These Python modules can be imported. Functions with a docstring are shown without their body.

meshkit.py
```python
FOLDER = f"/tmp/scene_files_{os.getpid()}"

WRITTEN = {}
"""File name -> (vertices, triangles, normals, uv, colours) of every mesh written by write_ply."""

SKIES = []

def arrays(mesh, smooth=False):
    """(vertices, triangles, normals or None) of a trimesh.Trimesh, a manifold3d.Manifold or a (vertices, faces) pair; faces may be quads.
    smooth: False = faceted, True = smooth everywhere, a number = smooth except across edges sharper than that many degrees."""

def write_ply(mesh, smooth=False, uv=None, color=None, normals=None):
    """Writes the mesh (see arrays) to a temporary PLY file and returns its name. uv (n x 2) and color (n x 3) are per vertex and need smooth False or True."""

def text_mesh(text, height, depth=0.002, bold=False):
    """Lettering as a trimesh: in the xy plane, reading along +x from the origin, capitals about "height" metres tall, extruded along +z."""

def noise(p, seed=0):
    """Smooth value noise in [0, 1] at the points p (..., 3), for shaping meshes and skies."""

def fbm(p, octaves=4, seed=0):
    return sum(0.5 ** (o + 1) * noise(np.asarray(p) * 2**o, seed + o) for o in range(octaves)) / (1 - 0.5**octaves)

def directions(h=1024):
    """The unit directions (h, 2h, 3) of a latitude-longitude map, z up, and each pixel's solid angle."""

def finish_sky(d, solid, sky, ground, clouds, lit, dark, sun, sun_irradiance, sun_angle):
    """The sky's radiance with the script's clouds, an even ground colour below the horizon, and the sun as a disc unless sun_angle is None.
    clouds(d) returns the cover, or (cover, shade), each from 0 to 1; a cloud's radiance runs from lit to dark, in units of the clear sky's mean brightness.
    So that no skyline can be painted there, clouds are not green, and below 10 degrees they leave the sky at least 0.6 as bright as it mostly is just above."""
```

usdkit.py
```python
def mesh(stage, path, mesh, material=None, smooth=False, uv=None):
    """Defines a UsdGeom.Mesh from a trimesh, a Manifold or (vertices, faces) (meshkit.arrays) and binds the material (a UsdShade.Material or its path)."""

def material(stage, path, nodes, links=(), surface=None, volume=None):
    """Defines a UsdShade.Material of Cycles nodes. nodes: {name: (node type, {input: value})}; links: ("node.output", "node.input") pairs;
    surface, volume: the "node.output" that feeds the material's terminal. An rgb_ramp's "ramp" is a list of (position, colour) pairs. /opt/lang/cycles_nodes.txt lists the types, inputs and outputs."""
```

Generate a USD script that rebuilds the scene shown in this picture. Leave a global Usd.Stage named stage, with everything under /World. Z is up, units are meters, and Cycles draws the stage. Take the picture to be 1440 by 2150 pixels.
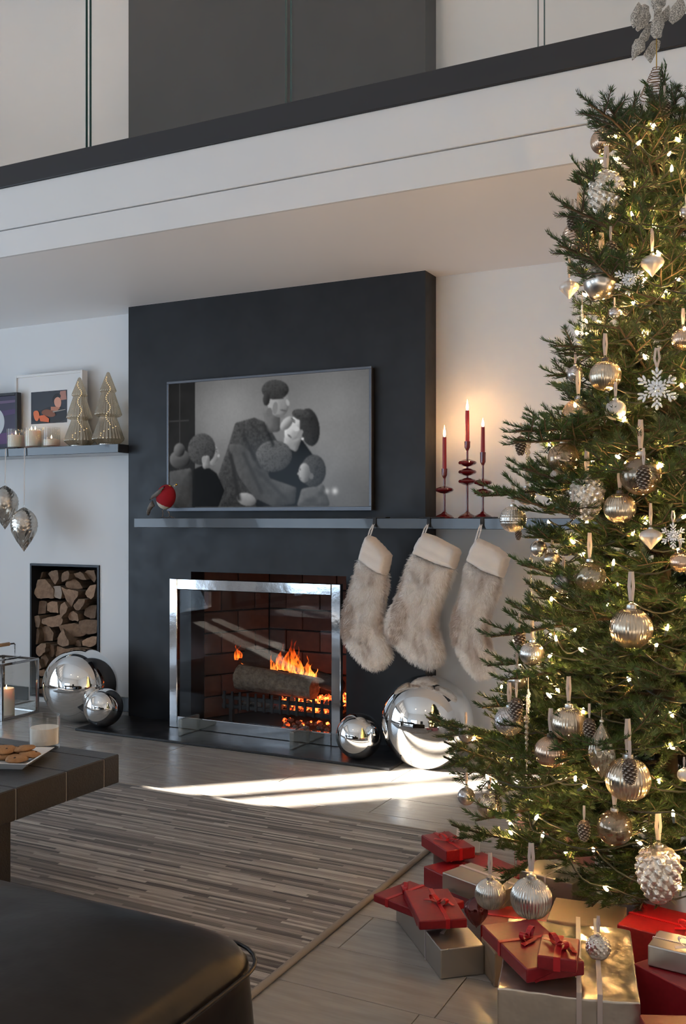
import math, random
import numpy as np, trimesh, manifold3d as m3, usdkit, meshkit
from scipy import ndimage
from scipy.spatial import Delaunay
from shapely.geometry import Polygon, Point
from shapely import contains_xy
from pxr import Usd, UsdGeom, UsdLux, UsdShade, Sdf, Gf, Vt

stage = Usd.Stage.CreateInMemory()
UsdGeom.SetStageUpAxis(stage, 'Z'); UsdGeom.SetStageMetersPerUnit(stage, 1.0)
UsdGeom.Xform.Define(stage, '/World'); UsdGeom.Scope.Define(stage, '/World/Looks')
rng = np.random.default_rng(7); random.seed(7)

# ------------------------------------------------------------------ camera
YAW = math.radians(26.85); FPX = 2039.0; CX = 718.0; HY = 1088.0; EYE = 1.15
SA, CA = math.sin(YAW), math.cos(YAW)
cam = UsdGeom.Camera.Define(stage, '/World/camera')
cam.CreateHorizontalApertureAttr(36.0); cam.CreateVerticalApertureAttr(36.0 * 2150 / 1440)
cam.CreateFocalLengthAttr(FPX * 36 / 1440)
cam.CreateHorizontalApertureOffsetAttr((720 - CX) * 36 / 1440)
cam.CreateVerticalApertureOffsetAttr((HY - 1075) * 36 / 1440)
cam.CreateClippingRangeAttr(Gf.Vec2f(0.05, 200))
cam.AddTransformOp().Set(Gf.Matrix4d(CA, SA, 0, 0, 0, 0, 1, 0, SA, -CA, 0, 0, 0, 0, EYE, 1))
cam.CreateExposureAttr(-0.55)

# ------------------------------------------------------------------ light
def srgb(*c):
    c = np.array(c, float) / 255
    return tuple(np.where(c < .04045, c / 12.92, ((c + .055) / 1.055) ** 2.4))
SUN_DIR = np.array([.73, .68, -.30])          # the way the sunlight travels
def aim(prim, pos, d):
    d = np.asarray(d, float); d /= np.linalg.norm(d); z = -d
    up = np.array([0, 0, 1.0]) if abs(z[2]) < .99 else np.array([0, 1.0, 0])
    x = np.cross(up, z); x /= np.linalg.norm(x); y = np.cross(z, x)
    prim.AddTransformOp().Set(Gf.Matrix4d(*x, 0, *y, 0, *z, 0, *map(float, pos), 1))
sun = UsdLux.DistantLight.Define(stage, '/World/sun_light')
sun.CreateNormalizeAttr(True); sun.CreateAngleAttr(0.8); sun.CreateIntensityAttr(46.0); sun.CreateColorAttr(Gf.Vec3f(1, .93, .84)); aim(sun, (0, 0, 9), SUN_DIR)
dome = UsdLux.DomeLight.Define(stage, '/World/sky_light')
dome.CreateIntensityAttr(1.0); dome.CreateColorAttr(Gf.Vec3f(.62, .78, 1.0))
def window_light(name, pos, d, w, h, power, color):
    l = UsdLux.RectLight.Define(stage, '/World/' + name)
    l.CreateWidthAttr(w); l.CreateHeightAttr(h); l.CreateIntensityAttr(power); l.CreateColorAttr(Gf.Vec3f(*color)); aim(l, pos, d)
COOL = (.60, .79, 1.0)
window_light('window_light', (-6.25, 1.7, 1.25), (1, 0, .5), 2.7, 2.3, 5.4, COOL)                 # glazed doors, left
window_light('window_light_003', (-6.25, -2.95, 1.25), (1, 0, .5), 3.0, 2.3, 5.4, COOL)               # the next glazed doors, left
window_light('window_light_001', (-6.5, .2, 3.6), (1, 0, -.1), 4.0, 1.3, .6, (1, .93, .86))   # clerestory, left
window_light('window_light_002', (-3.6, -4.45, 1.25), (0, 1, .5), 2.6, 2.2, 2.6, COOL)             # doors behind the camera
for i, (x, y) in enumerate([(-5.2, 3.7), (-3.6, 3.7), (-2.0, 3.7), (-.4, 3.7), (-3, -1.5), (0, -1.5)]):
    l = UsdLux.DiskLight.Define(stage, '/World/ceiling_lamp_light' + ('_%03d' % i if i else ''))
    l.CreateRadiusAttr(.09); l.CreateIntensityAttr(78.0 if y > 0 else 80.0); l.CreateColorAttr(Gf.Vec3f(1, .62, .38)); aim(l, (x, y, 4.74), (0, 0, -1))

# ------------------------------------------------------------------ pixels of the photograph -> points of the room
def ray(px):
    u = (px - CX) / FPX
    return np.array([-SA + CA * u, CA + SA * u])
def P(px, py, t):
    r = ray(px) * t
    return np.array([r[0], r[1], EYE + (HY - py) / FPX * t])
def Py(px, py, y): return P(px, py, y / ray(px)[1])
def Pz(px, py, z): return P(px, py, (EYE - z) * FPX / (py - HY))
def project(p):
    p = np.asarray(p, float); f = -SA * p[..., 0] + CA * p[..., 1]; r = CA * p[..., 0] + SA * p[..., 1]
    return np.stack([CX + FPX * r / f, HY - FPX * (p[..., 2] - EYE) / f], -1)

# ------------------------------------------------------------------ the scene's objects
taken = {}
def fresh(parent, name):
    k = taken.get((parent, name), -1) + 1; taken[(parent, name)] = k
    return f'{parent}/{name}' + (f'_{k:03d}' if k else '')
def keys(prim, **kw):
    for k, v in kw.items():
        if v is not None: prim.SetCustomDataByKey(k, v)
class Thing:
    def __init__(s, path, M): s.path, s.M, s.inv = path, M, np.linalg.inv(M)
    @property
    def prim(s): return stage.GetPrimAtPath(s.path)
def thing(name, label=None, cat=None, loc=(0, 0, 0), rz=0, group=None, kind=None, scale=None):
    path = fresh('/World', name); x = UsdGeom.Xform.Define(stage, path)
    x.AddTranslateOp().Set(Gf.Vec3d(*map(float, loc))); x.AddRotateZOp().Set(float(rz))
    s = 1.0 if scale is None else float(scale); x.AddScaleOp().Set(Gf.Vec3f(s, s, s))
    keys(x.GetPrim(), label=label, category=cat, group=group, kind=kind)
    M = trimesh.transformations.rotation_matrix(math.radians(rz), [0, 0, 1]); M[:3, :3] *= s; M[:3, 3] = loc
    return Thing(path, M)
def part(parent, name, mesh, mat, smooth=30, label=None, world=False, kind=None, sub=None):
    """a mesh under a thing (or under a part: sub = that part's path); world: its points are given in the room's coordinates"""
    path = fresh(sub or parent.path, name)
    v, f, n = meshkit.arrays(mesh, smooth)
    if world:
        v = trimesh.transform_points(v, parent.inv)
        if n is not None:
            n = n @ parent.M[:3, :3]; n /= np.maximum(np.linalg.norm(n, axis=1, keepdims=True), 1e-9)
    used, inv = np.unique(f, return_inverse=True); f = inv.reshape(f.shape); v = v[used]; n = None if n is None else n[used]
    m = UsdGeom.Mesh.Define(stage, path)
    m.CreatePointsAttr(Vt.Vec3fArray.FromNumpy(v.astype(np.float32)))
    m.CreateFaceVertexCountsAttr(Vt.IntArray.FromNumpy(np.full(len(f), 3, np.int32)))
    m.CreateFaceVertexIndicesAttr(Vt.IntArray.FromNumpy(f.astype(np.int32).ravel()))
    m.CreateSubdivisionSchemeAttr('none')
    if n is not None:
        m.CreateNormalsAttr(Vt.Vec3fArray.FromNumpy(n.astype(np.float32))); m.SetNormalsInterpolation('vertex')
    if mat is not None: UsdShade.MaterialBindingAPI.Apply(m.GetPrim()).Bind(mat)
    keys(m.GetPrim(), label=label, kind=kind)
    return path
def solo(name, mesh, mat, label=None, cat=None, smooth=30, group=None, kind=None):
    """a thing that is one mesh"""
    path = fresh('/World', name)
    m = usdkit.mesh(stage, path, mesh, mat, smooth=smooth)
    keys(m.GetPrim(), label=label, category=cat, group=group, kind=kind)
    return Thing(path, np.eye(4))
def copy_of(first, name, label, cat, loc, rz=0, scale=1.0, group=None):
    path = fresh('/World', name); x = UsdGeom.Xform.Define(stage, path); p = x.GetPrim()
    p.GetReferences().AddInternalReference(first.path); p.SetInstanceable(True)
    p.GetAttribute('xformOp:translate').Set(Gf.Vec3d(*map(float, loc))); p.GetAttribute('xformOp:rotateZ').Set(float(rz)); p.GetAttribute('xformOp:scale').Set(Gf.Vec3f(scale, scale, scale))
    keys(p, label=label, category=cat, group=group)
    return p

# ------------------------------------------------------------------ shapes
cat_ = trimesh.util.concatenate
def box(x0, x1, y0, y1, z0, z1):
    m = trimesh.creation.box([x1 - x0, y1 - y0, z1 - z0]); m.apply_translation([(x0 + x1) / 2, (y0 + y1) / 2, (z0 + z1) / 2]); return m
def cbox(x0, x1, y0, y1, z0, z1, c=.003):
    """box with chamfered edges"""
    a, b = np.array([x0, y0, z0], float), np.array([x1, y1, z1], float); pts = []
    for i in range(8):
        s = np.array([i & 1, i >> 1 & 1, i >> 2 & 1]); q = np.where(s, b, a); d = np.where(s, -1, 1) * c
        for k in range(3):
            p = q + d; p[k] = q[k]; pts.append(p)
    return trimesh.convex.convex_hull(np.array(pts))
def tf(m, loc=(0, 0, 0), rx=0, ry=0, rz=0, s=None):
    m = m.copy()
    if s is not None: m.apply_scale(s)
    R = trimesh.transformations.euler_matrix(math.radians(rx), math.radians(ry), math.radians(rz)); R[:3, 3] = loc
    m.apply_transform(R); return m
def lathe(prof, n=32, mod=None):
    """prof: (r, z) from bottom to top; mod(phi, i) scales the radius"""
    prof = np.asarray(prof, float); k = len(prof); ph = np.arange(n) * 2 * np.pi / n
    R = np.repeat(prof[:, :1], n, 1)
    if mod is not None: R = R * mod(ph[None, :], np.arange(k)[:, None] / (k - 1))
    v = np.stack([R * np.cos(ph), R * np.sin(ph), np.repeat(prof[:, 1:], n, 1)], -1).reshape(-1, 3)
    i, j = np.meshgrid(np.arange(k - 1), np.arange(n), indexing='ij'); j2 = (j + 1) % n
    q = np.stack([i * n + j, i * n + j2, (i + 1) * n + j2, (i + 1) * n + j], -1).reshape(-1, 4)
    f = np.vstack([q[:, [0, 1, 2]], q[:, [0, 2, 3]]])
    c0, c1 = len(v), len(v) + 1
    v = np.vstack([v, [[0, 0, prof[0, 1]], [0, 0, prof[-1, 1]]]])
    a = np.arange(n); b = (a + 1) % n
    f = np.vstack([f, np.stack([b, a, np.full(n, c0)], 1), np.stack([(k - 1) * n + a, (k - 1) * n + b, np.full(n, c1)], 1)])
    m = trimesh.Trimesh(v, f, process=False)
    m.update_faces(m.nondegenerate_faces()); return m
def tube(pts, r, sides=8, closed=False):
    p = np.asarray(pts, float); k = len(p)
    t = np.roll(p, -1, 0) - np.roll(p, 1, 0) if closed else np.gradient(p, axis=0)
    t /= np.linalg.norm(t, axis=1, keepdims=True) + 1e-12
    ref = np.array([0, 0, 1.0]) if np.abs(t[:, 2]).mean() < .8 else np.array([1.0, 0, 0])
    a = np.cross(t, ref); a /= np.linalg.norm(a, axis=1, keepdims=True) + 1e-12
    b = np.cross(t, a); ph = np.arange(sides) * 2 * np.pi / sides
    r = np.broadcast_to(r, (k,))[:, None, None]
    v = (p[:, None] + r * (np.cos(ph)[None, :, None] * a[:, None] + np.sin(ph)[None, :, None] * b[:, None])).reshape(-1, 3)
    kk = k if closed else k - 1
    i, j = np.meshgrid(np.arange(kk), np.arange(sides), indexing='ij'); i2 = (i + 1) % k; j2 = (j + 1) % sides
    q = np.stack([i * sides + j, i * sides + j2, i2 * sides + j2, i2 * sides + j], -1).reshape(-1, 4)
    f = np.vstack([q[:, [2, 1, 0]], q[:, [3, 2, 0]]])
    if not closed:
        n = len(v); v = np.vstack([v, p[:1], p[-1:]]); a_ = np.arange(sides); b_ = (a_ + 1) % sides
        f = np.vstack([f, np.stack([a_, b_, np.full(sides, n)], 1), np.stack([(k - 1) * sides + b_, (k - 1) * sides + a_, np.full(sides, n + 1)], 1)])
    m = trimesh.Trimesh(v, f, process=False); return m
def strip(pts, side, w, th=.0006):
    """a ribbon: rectangle section swept along pts; side: the direction(s) of its width"""
    p = np.asarray(pts, float); k = len(p); t = np.gradient(p, axis=0); t /= np.linalg.norm(t, axis=1, keepdims=True) + 1e-12
    s = np.broadcast_to(np.asarray(side, float), p.shape); s = s - (s * t).sum(1, keepdims=True) * t; s /= np.linalg.norm(s, axis=1, keepdims=True) + 1e-12
    n = np.cross(t, s); w = np.broadcast_to(w, (k,))[:, None] / 2
    c = [p + s * w + n * th / 2, p - s * w + n * th / 2, p - s * w - n * th / 2, p + s * w - n * th / 2]
    v = np.stack(c, 1).reshape(-1, 3); i, j = np.meshgrid(np.arange(k - 1), np.arange(4), indexing='ij'); j2 = (j + 1) % 4
    q = np.stack([i * 4 + j, i * 4 + j2, (i + 1) * 4 + j2, (i + 1) * 4 + j], -1).reshape(-1, 4)
    f = np.vstack([q[:, [0, 1, 2]], q[:, [0, 2, 3]], [[0, 2, 1], [0, 3, 2]], (k - 1) * 4 + np.array([[0, 1, 2], [0, 2, 3]])])
    return trimesh.Trimesh(v, f, process=False)
def ball(r, loc=(0, 0, 0), sub=3, s=(1, 1, 1)):
    m = trimesh.creation.icosphere(sub, r); m.apply_scale(s); m.apply_translation(loc); return m
def uvball(r=1.0, n=96, k=48, f=None):
    th = np.linspace(0, np.pi, k); ph = np.arange(n) * 2 * np.pi / n
    T, F = np.meshgrid(th[1:-1], ph, indexing='ij'); R = np.ones_like(T) if f is None else f(T, F)
    v = np.stack([np.sin(T) * np.cos(F), np.sin(T) * np.sin(F), np.cos(T)], -1) * R[..., None] * r
    v = v.reshape(-1, 3); kk = k - 2
    i, j = np.meshgrid(np.arange(kk - 1), np.arange(n), indexing='ij'); j2 = (j + 1) % n
    q = np.stack([i * n + j, (i + 1) * n + j, (i + 1) * n + j2, i * n + j2], -1).reshape(-1, 4)
    fc = np.vstack([q[:, [0, 1, 2]], q[:, [0, 2, 3]]]); N = len(v)
    v = np.vstack([v, [[0, 0, r], [0, 0, -r]]]); a = np.arange(n); b = (a + 1) % n
    fc = np.vstack([fc, np.stack([a, b, np.full(n, N)], 1), np.stack([(kk - 1) * n + b, (kk - 1) * n + a, np.full(n, N + 1)], 1)])
    return trimesh.Trimesh(v, fc, process=False)
def ring(r, th, loc=(0, 0, 0), axis='y', n=24, sides=8):
    a = np.arange(n) * 2 * np.pi / n
    c = {'y': (np.cos(a), 0 * a, np.sin(a)), 'x': (0 * a, np.cos(a), np.sin(a)), 'z': (np.cos(a), np.sin(a), 0 * a)}[axis]
    return tube(np.stack(c, 1) * r + np.asarray(loc), th, sides, closed=True)
def solid(poly, d0, d1, frame):
    """extrudes the 2-D outline poly from depth d0 to d1; frame(a, b, d) -> 3-D"""
    m = trimesh.creation.extrude_polygon(Polygon(poly).buffer(0), d1 - d0, engine='earcut')
    v = np.array(m.vertices); w = frame(v[:, 0], v[:, 1], v[:, 2] + d0)
    m = trimesh.Trimesh(w, m.faces, process=False); trimesh.repair.fix_normals(m); return m
def pillow(poly, thick, step, power=.5, edge=None, lump=0, seed=0):
    """a closed, inflated shape over the 2-D outline poly: (x, z) outline, y = thickness"""
    pg = Polygon(poly).buffer(0); L = pg.exterior.length; n = max(24, int(L / step))
    bp = np.array([pg.exterior.interpolate(i * L / n).coords[0] for i in range(n)])
    x0, z0, x1, z1 = pg.bounds
    gx, gz = np.meshgrid(np.arange(x0, x1, step), np.arange(z0, z1, step * .866)); gx[1::2] += step / 2
    g = np.stack([gx.ravel(), gz.ravel()], 1); inner = pg.buffer(-step * .55)
    g = g[contains_xy(inner, g[:, 0], g[:, 1])]
    pts = np.vstack([bp, g]); tri = Delaunay(pts).simplices
    c = pts[tri].mean(1); tri = tri[contains_xy(pg, c[:, 0], c[:, 1])]
    ext = pg.exterior; d = np.array([ext.distance(Point(p)) for p in pts]); dm = d.max() if edge is None else edge
    q = np.clip(d / dm, 0, 1); h = thick / 2 * (1 - (1 - q) ** 2) ** power
    if lump: h = h * (1 + lump * (meshkit.fbm(np.stack([pts[:, 0] * 22, pts[:, 1] * 14, 0 * d], 1), 3, seed) - .5))
    h[:n] = 0; N = len(pts)
    v = np.vstack([np.stack([pts[:, 0], -h, pts[:, 1]], 1), np.stack([pts[:, 0], h, pts[:, 1]], 1)])
    a, b, cc = pts[tri[:, 0]], pts[tri[:, 1]], pts[tri[:, 2]]
    ccw = ((b - a)[:, 0] * (cc - a)[:, 1] - (b - a)[:, 1] * (cc - a)[:, 0]) > 0
    tri[~ccw] = tri[~ccw][:, ::-1]
    bk = tri[:, ::-1] + N; bk = np.where(bk - N < n, bk - N, bk)
    m = trimesh.Trimesh(v, np.vstack([tri, bk]), process=False); m.remove_unreferenced_vertices(); return m
def hull_tubes(chain):
    """one smooth body from (p, r, q, s) tapered limbs"""
    tot = None
    for p, r, q, s in chain:
        a = m3.Manifold.sphere(r, 24).translate(tuple(map(float, p))); b = m3.Manifold.sphere(s, 24).translate(tuple(map(float, q)))
        h = m3.Manifold.batch_hull([a, b]); tot = h if tot is None else tot + h
    return tot
def to_tri(man):
    mm = man.to_mesh(); return trimesh.Trimesh(mm.vert_properties[:, :3], mm.tri_verts)
def man(m): return m3.Manifold(m3.Mesh(np.asarray(m.vertices, np.float32), np.asarray(m.faces, np.uint32)))
def cut(a, *bs):
    r = man(a)
    for b in bs: r = r - man(b)
    return to_tri(r)

# ------------------------------------------------------------------ materials
def L(name): return '/World/Looks/' + name
def mat(name, color, rough=.5, metal=0, mottle=None, bump=None, coat=0, island=None, objvar=None, stretch=None, extra=None, spec=None, rvar=None, sheen=0, subs=0):
    """mottle: (scale, other colour, detail, contrast); bump: (scale, strength, distance); island / objvar: spread of brightness per piece / per object"""
    n = {'p': ('principled_bsdf', dict(base_color=color, roughness=rough, metallic=metal, coat_weight=coat, **(extra or {})))}; l = []
    if spec is not None: n['p'][1]['specular_ior_level'] = spec
    if sheen: n['p'][1]['sheen_weight'] = sheen
    n['tc'] = ('texture_coordinate', {}); n['mp'] = ('mapping', {'scale': stretch or (1, 1, 1)}); l.append(('tc.object', 'mp.vector'))
    src = None
    if mottle:
        sc, other, det, con = mottle
        n['nz'] = ('noise_texture', {'scale': sc, 'detail': det, 'roughness': .6}); l.append(('mp.vector', 'nz.vector'))
        n['rp'] = ('rgb_ramp', {'ramp': [(max(.5 - .5 / con, 0), color), (min(.5 + .5 / con, 1), other)]}); l.append(('nz.fac', 'rp.fac')); src = 'rp.color'
    for tag, val in (('island', island), ('obj', objvar)):
        if val:
            g = 'g' + tag
            n[g] = ('geometry', {}) if tag == 'island' else ('object_info', {})
            n['r' + tag] = ('map_range', {'to_min': 1 - val, 'to_max': 1 + val}); l.append((g + ('.random_per_island' if tag == 'island' else '.random'), 'r' + tag + '.value'))
            n['h' + tag] = ('hsv', {'color': color}); l.append(('r' + tag + '.result', 'h' + tag + '.value'))
            if src: l.append((src, 'h' + tag + '.color'))
            src = 'h' + tag + '.color'
    if src: l.append((src, 'p.base_color'))
    if rvar:
        n['rn'] = ('noise_texture', {'scale': rvar[0], 'detail': 3}); l.append(('mp.vector', 'rn.vector'))
        n['rr'] = ('map_range', {'from_min': .3, 'from_max': .7, 'to_min': rvar[1], 'to_max': rvar[2]}); l += [('rn.fac', 'rr.value'), ('rr.result', 'p.roughness')]
    if bump:
        n['bn'] = ('noise_texture', {'scale': bump[0], 'detail': 4}); l.append(('mp.vector', 'bn.vector'))
        n['b'] = ('bump', {'strength': bump[1], 'distance': bump[2]}); l += [('bn.fac', 'b.height'), ('b.normal', 'p.normal')]
    return usdkit.material(stage, L(name), n, l, surface='p.BSDF')
def emit(name, color, strength):
    return usdkit.material(stage, L(name), {'e': ('emission', {'color': color, 'strength': strength})}, [], surface='e.emission')
def pane(name, tint, gloss=(1, 1, 1), rough=.02, f0=.05, body=None, bodyfac=.0):
    """thin clear glass: see-through tint, more reflection towards grazing angles, and some body colour"""
    n = {'t': ('transparent_bsdf', {'color': tint}), 'g': ('glossy_bsdf', {'color': gloss, 'roughness': rough}), 'w': ('layer_weight', {'blend': .5}), 'q': ('math', {'math_type': 'power', 'value2': 5.0}), 'f': ('math', {'math_type': 'multiply_add', 'value2': 1 - f0, 'value3': f0}), 'm': ('mix_closure', {})}
    l = [('w.facing', 'q.value1'), ('q.value', 'f.value1'), ('f.value', 'm.fac'), ('t.BSDF', 'm.closure1'), ('g.BSDF', 'm.closure2')]; out = 'm.closure'
    if body is not None:
        n['d'] = ('principled_bsdf', {'base_color': body, 'metallic': .8, 'roughness': .15}); n['m2'] = ('mix_closure', {'fac': bodyfac})
        l += [('m.closure', 'm2.closure1'), ('d.BSDF', 'm2.closure2')]; out = 'm2.closure'
    return usdkit.material(stage, L(name), n, l, surface=out)

wall_paint = mat('wall_paint', (.74, .735, .73), .75, bump=(140, .03, .002))
ceiling_paint = mat('ceiling_paint', (.86, .845, .84), .5, bump=(30, .12, .004), stretch=(1, 3, 1))
fascia_paint = mat('fascia_paint', (.66, .66, .66), .6)
band_paint = mat('band_paint', (.018, .018, .021), .55)
plaster = mat('plaster', (.005, .0056, .0074), .42, mottle=(6, (.016, .0172, .021), 7, 2.0), spec=.35, bump=(9, .12, .01), rvar=(7, .36, .52))
plaster_up = mat('plaster_up', (.045, .044, .044), .75, mottle=(4, (.06, .058, .058), 5, 1.6))
shelf_paint = mat('shelf_paint', (.028, .031, .036), .22, coat=.5)
steel_dark = mat('steel_dark', (.02, .022, .026), .4, metal=.3)
black_iron = mat('black_iron', (.01, .01, .011), .55, metal=.2, bump=(90, .2, .002))
mirror = mat('mirror', (.80, .80, .79), .035, metal=1)
chrome = mat('chrome', (.58, .58, .59), .09, metal=1, bump=(11, .10, .006))
brick_mat = mat('firebrick', (.13, .058, .04), .85, mottle=(16, (.06, .032, .026), 5, 1.5), bump=(60, .3, .004), objvar=.35)
mortar_mat = mat('mortar', (.012, .01, .009), .9)
soot = mat('soot', (.008, .008, .008), .9)
hearth_mat = mat('hearth', (.020, .020, .022), .3, rvar=(6, .24, .4))
tile_mat = mat('floor_tile', (.29, .265, .24), .3, mottle=(2.5, (.325, .30, .275), 5, 1.2), stretch=(1, 7, 1), objvar=.05, rvar=(5, .2, .34))
grout = mat('grout', (.10, .09, .085), .9)
leather = mat('leather', (.006, .005, .0048), .34, spec=.3, bump=(42, .12, .004), rvar=(6, .3, .44))
dark_wood = mat('dark_wood', (.009, .0078, .0072), .34, mottle=(9, (.022, .019, .0175), 6, 1.3), stretch=(1.0, 9, 9), bump=(20, .25, .004), objvar=.2)
dark_wood_side = mat('pale_joint', (.24, .215, .19), .8)
bark = mat('bark', (.11, .072, .048), .9, mottle=(30, (.20, .145, .10), 5, 1.5), bump=(40, .6, .006))
cutwood = mat('cut_wood', (.34, .215, .135), .85, mottle=(34, (.15, .085, .05), 6, 1.9), objvar=.38, bump=(80, .35, .003))
cutgrey = mat('cut_wood_weathered', (.42, .35, .29), .9, mottle=(22, (.25, .19, .15), 6, 1.4), bump=(70, .3, .003))
gold = mat('gold', (.55, .36, .10), .3, metal=1)
cap_dark = mat('cap_dark', (.10, .085, .07), .45, metal=.8)
cap_silver = mat('cap_silver', (.62, .60, .56), .3, metal=1)
satin = mat('satin_ribbon', (.50, .42, .37), .5, sheen=.3)
satin_red = mat('red_ribbon', (.42, .006, .014), .38)
satin_silver = mat('silver_ribbon', (.52, .47, .50), .4)
merc_silver = mat('mercury_silver', (.74, .70, .64), .17, metal=.92, mottle=(9, (.56, .50, .43), 6, 1.5), rvar=(14, .1, .3))
merc_gold = mat('mercury_gold', (.72, .60, .46), .18, metal=.92, mottle=(9, (.54, .44, .32), 6, 1.5), rvar=(14, .1, .3))
merc_copper = mat('mercury_copper', (.70, .50, .36), .2, metal=.9, mottle=(9, (.48, .34, .24), 6, 1.5))
merc_speck = mat('mercury_speckled', (.72, .70, .68), .2, metal=.8, mottle=(26, (.34, .26, .22), 8, 3))
pearl = mat('pearl_glass', (.66, .60, .54), .3, metal=.25, coat=.4)
amber_glass = pane('amber_glass', (.86, .74, .60), rough=.04, body=(.62, .48, .34), bodyfac=.34)
clear_glass = pane('clear_glass', (.95, .94, .92), rough=.02)
cone_glass = mat('frosted_cone_glass', (.80, .71, .60), .16, metal=.72, mottle=(30, (.95, .88, .78), 3, 2))
crystal = mat('crystal', (.80, .82, .85), .08, metal=.55, coat=.6)
glitter = mat('glitter', (.22, .21, .19), .4, metal=.75, bump=(420, 1, .004), mottle=(300, (.75, .72, .66), 2, 4))
cone_scale = mat('pine_cone_scale', (.13, .085, .055), .55, island=.3)
cone_tip = mat('silvered_tip', (.50, .46, .42), .4, metal=.6)
wire_dark = mat('light_wire', (.012, .016, .012), .5)
bulb_mat = emit('bulb_glow', (1.0, .55, .20), 620)
fairy_mat = emit('fairy_glow', (1.0, .70, .34), 5)
socket_mat = mat('bulb_socket', (.03, .045, .05), .5)
tree_bark = mat('tree_bark', (.055, .038, .022), .9, bump=(60, .5, .004))
paper_red = mat('red_paper', (.20, .006, .011), .36, bump=(7, .10, .01), mottle=(90, (.25, .010, .016), 3, 2), spec=.42)
paper_silver = mat('silver_paper', (.50, .46, .41), .30, metal=.85, bump=(6, .16, .012))
paper_crinkle = mat('crinkled_silver_paper', (.60, .54, .46), .24, metal=.88, bump=(9, .42, .02))
paper_kraft = mat('kraft_paper', (.26, .19, .13), .6)
paper_pink = mat('pink_cellophane', (.62, .28, .30), .14, coat=.8, bump=(12, .5, .02))
wine_glass = pane('wine_drop_glass', (.55, .20, .20), rough=.03, body=(.22, .05, .05), bodyfac=.35)
white_glaze = mat('white_glaze', (.72, .71, .70), .15)
cookie_mat = mat('cookie', (.42, .22, .09), .8, mottle=(60, (.26, .12, .045), 4, 1.6), bump=(120, .6, .004))
choc = mat('chocolate', (.05, .022, .012), .5)
milk_mat = mat('milk', (.82, .78, .72), .4)
wax_white = usdkit.material(stage, L('wax_white'), {'p': ('principled_bsdf', {'base_color': (.85, .76, .66), 'roughness': .5, 'subsurface_weight': .4, 'subsurface_scale': .02})}, [], surface='p.BSDF')
wax_red = mat('wax_red', (.26, .008, .02), .4)
red_glass = mat('red_glass', (.11, .004, .006), .06, coat=.8)
flame_mat = emit('candle_flame', (1.0, .66, .30), 45)
frame_white = mat('white_frame', (.78, .76, .74), .5)
frame_black = mat('black_frame', (.02, .02, .023), .4)
mat_board = mat('mat_board', (.76, .75, .74), .8)
felt_red = mat('red_felt', (.30, .004, .012), .95, bump=(300, .3, .002))
felt_cream = mat('cream_felt', (.58, .52, .42), .95, bump=(300, .3, .002))
felt_grey = mat('grey_felt', (.15, .135, .125), .95, mottle=(200, (.22, .20, .18), 3, 2))
wire_brown = mat('leg_wire', (.16, .11, .08), .6)
knit = mat('stocking_cuff_cloth', (.66, .60, .55), .9, bump=(220, .25, .002), sheen=.3)
fur_base = mat('fur_base', (.66, .60, .55), .95)
acrylic = pane('acrylic', (.80, .82, .79), rough=.03, f0=.12, body=(.46, .45, .40), bodyfac=.34)
screen_glass = pane('fire_screen_glass', (.95, .955, .96), rough=.015, f0=.010)
rail_glass = pane('balustrade_glass', (.96, .975, .97), rough=.01, f0=.02)
glass_edge = mat('glass_edge', (.03, .09, .085), .15)
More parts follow.
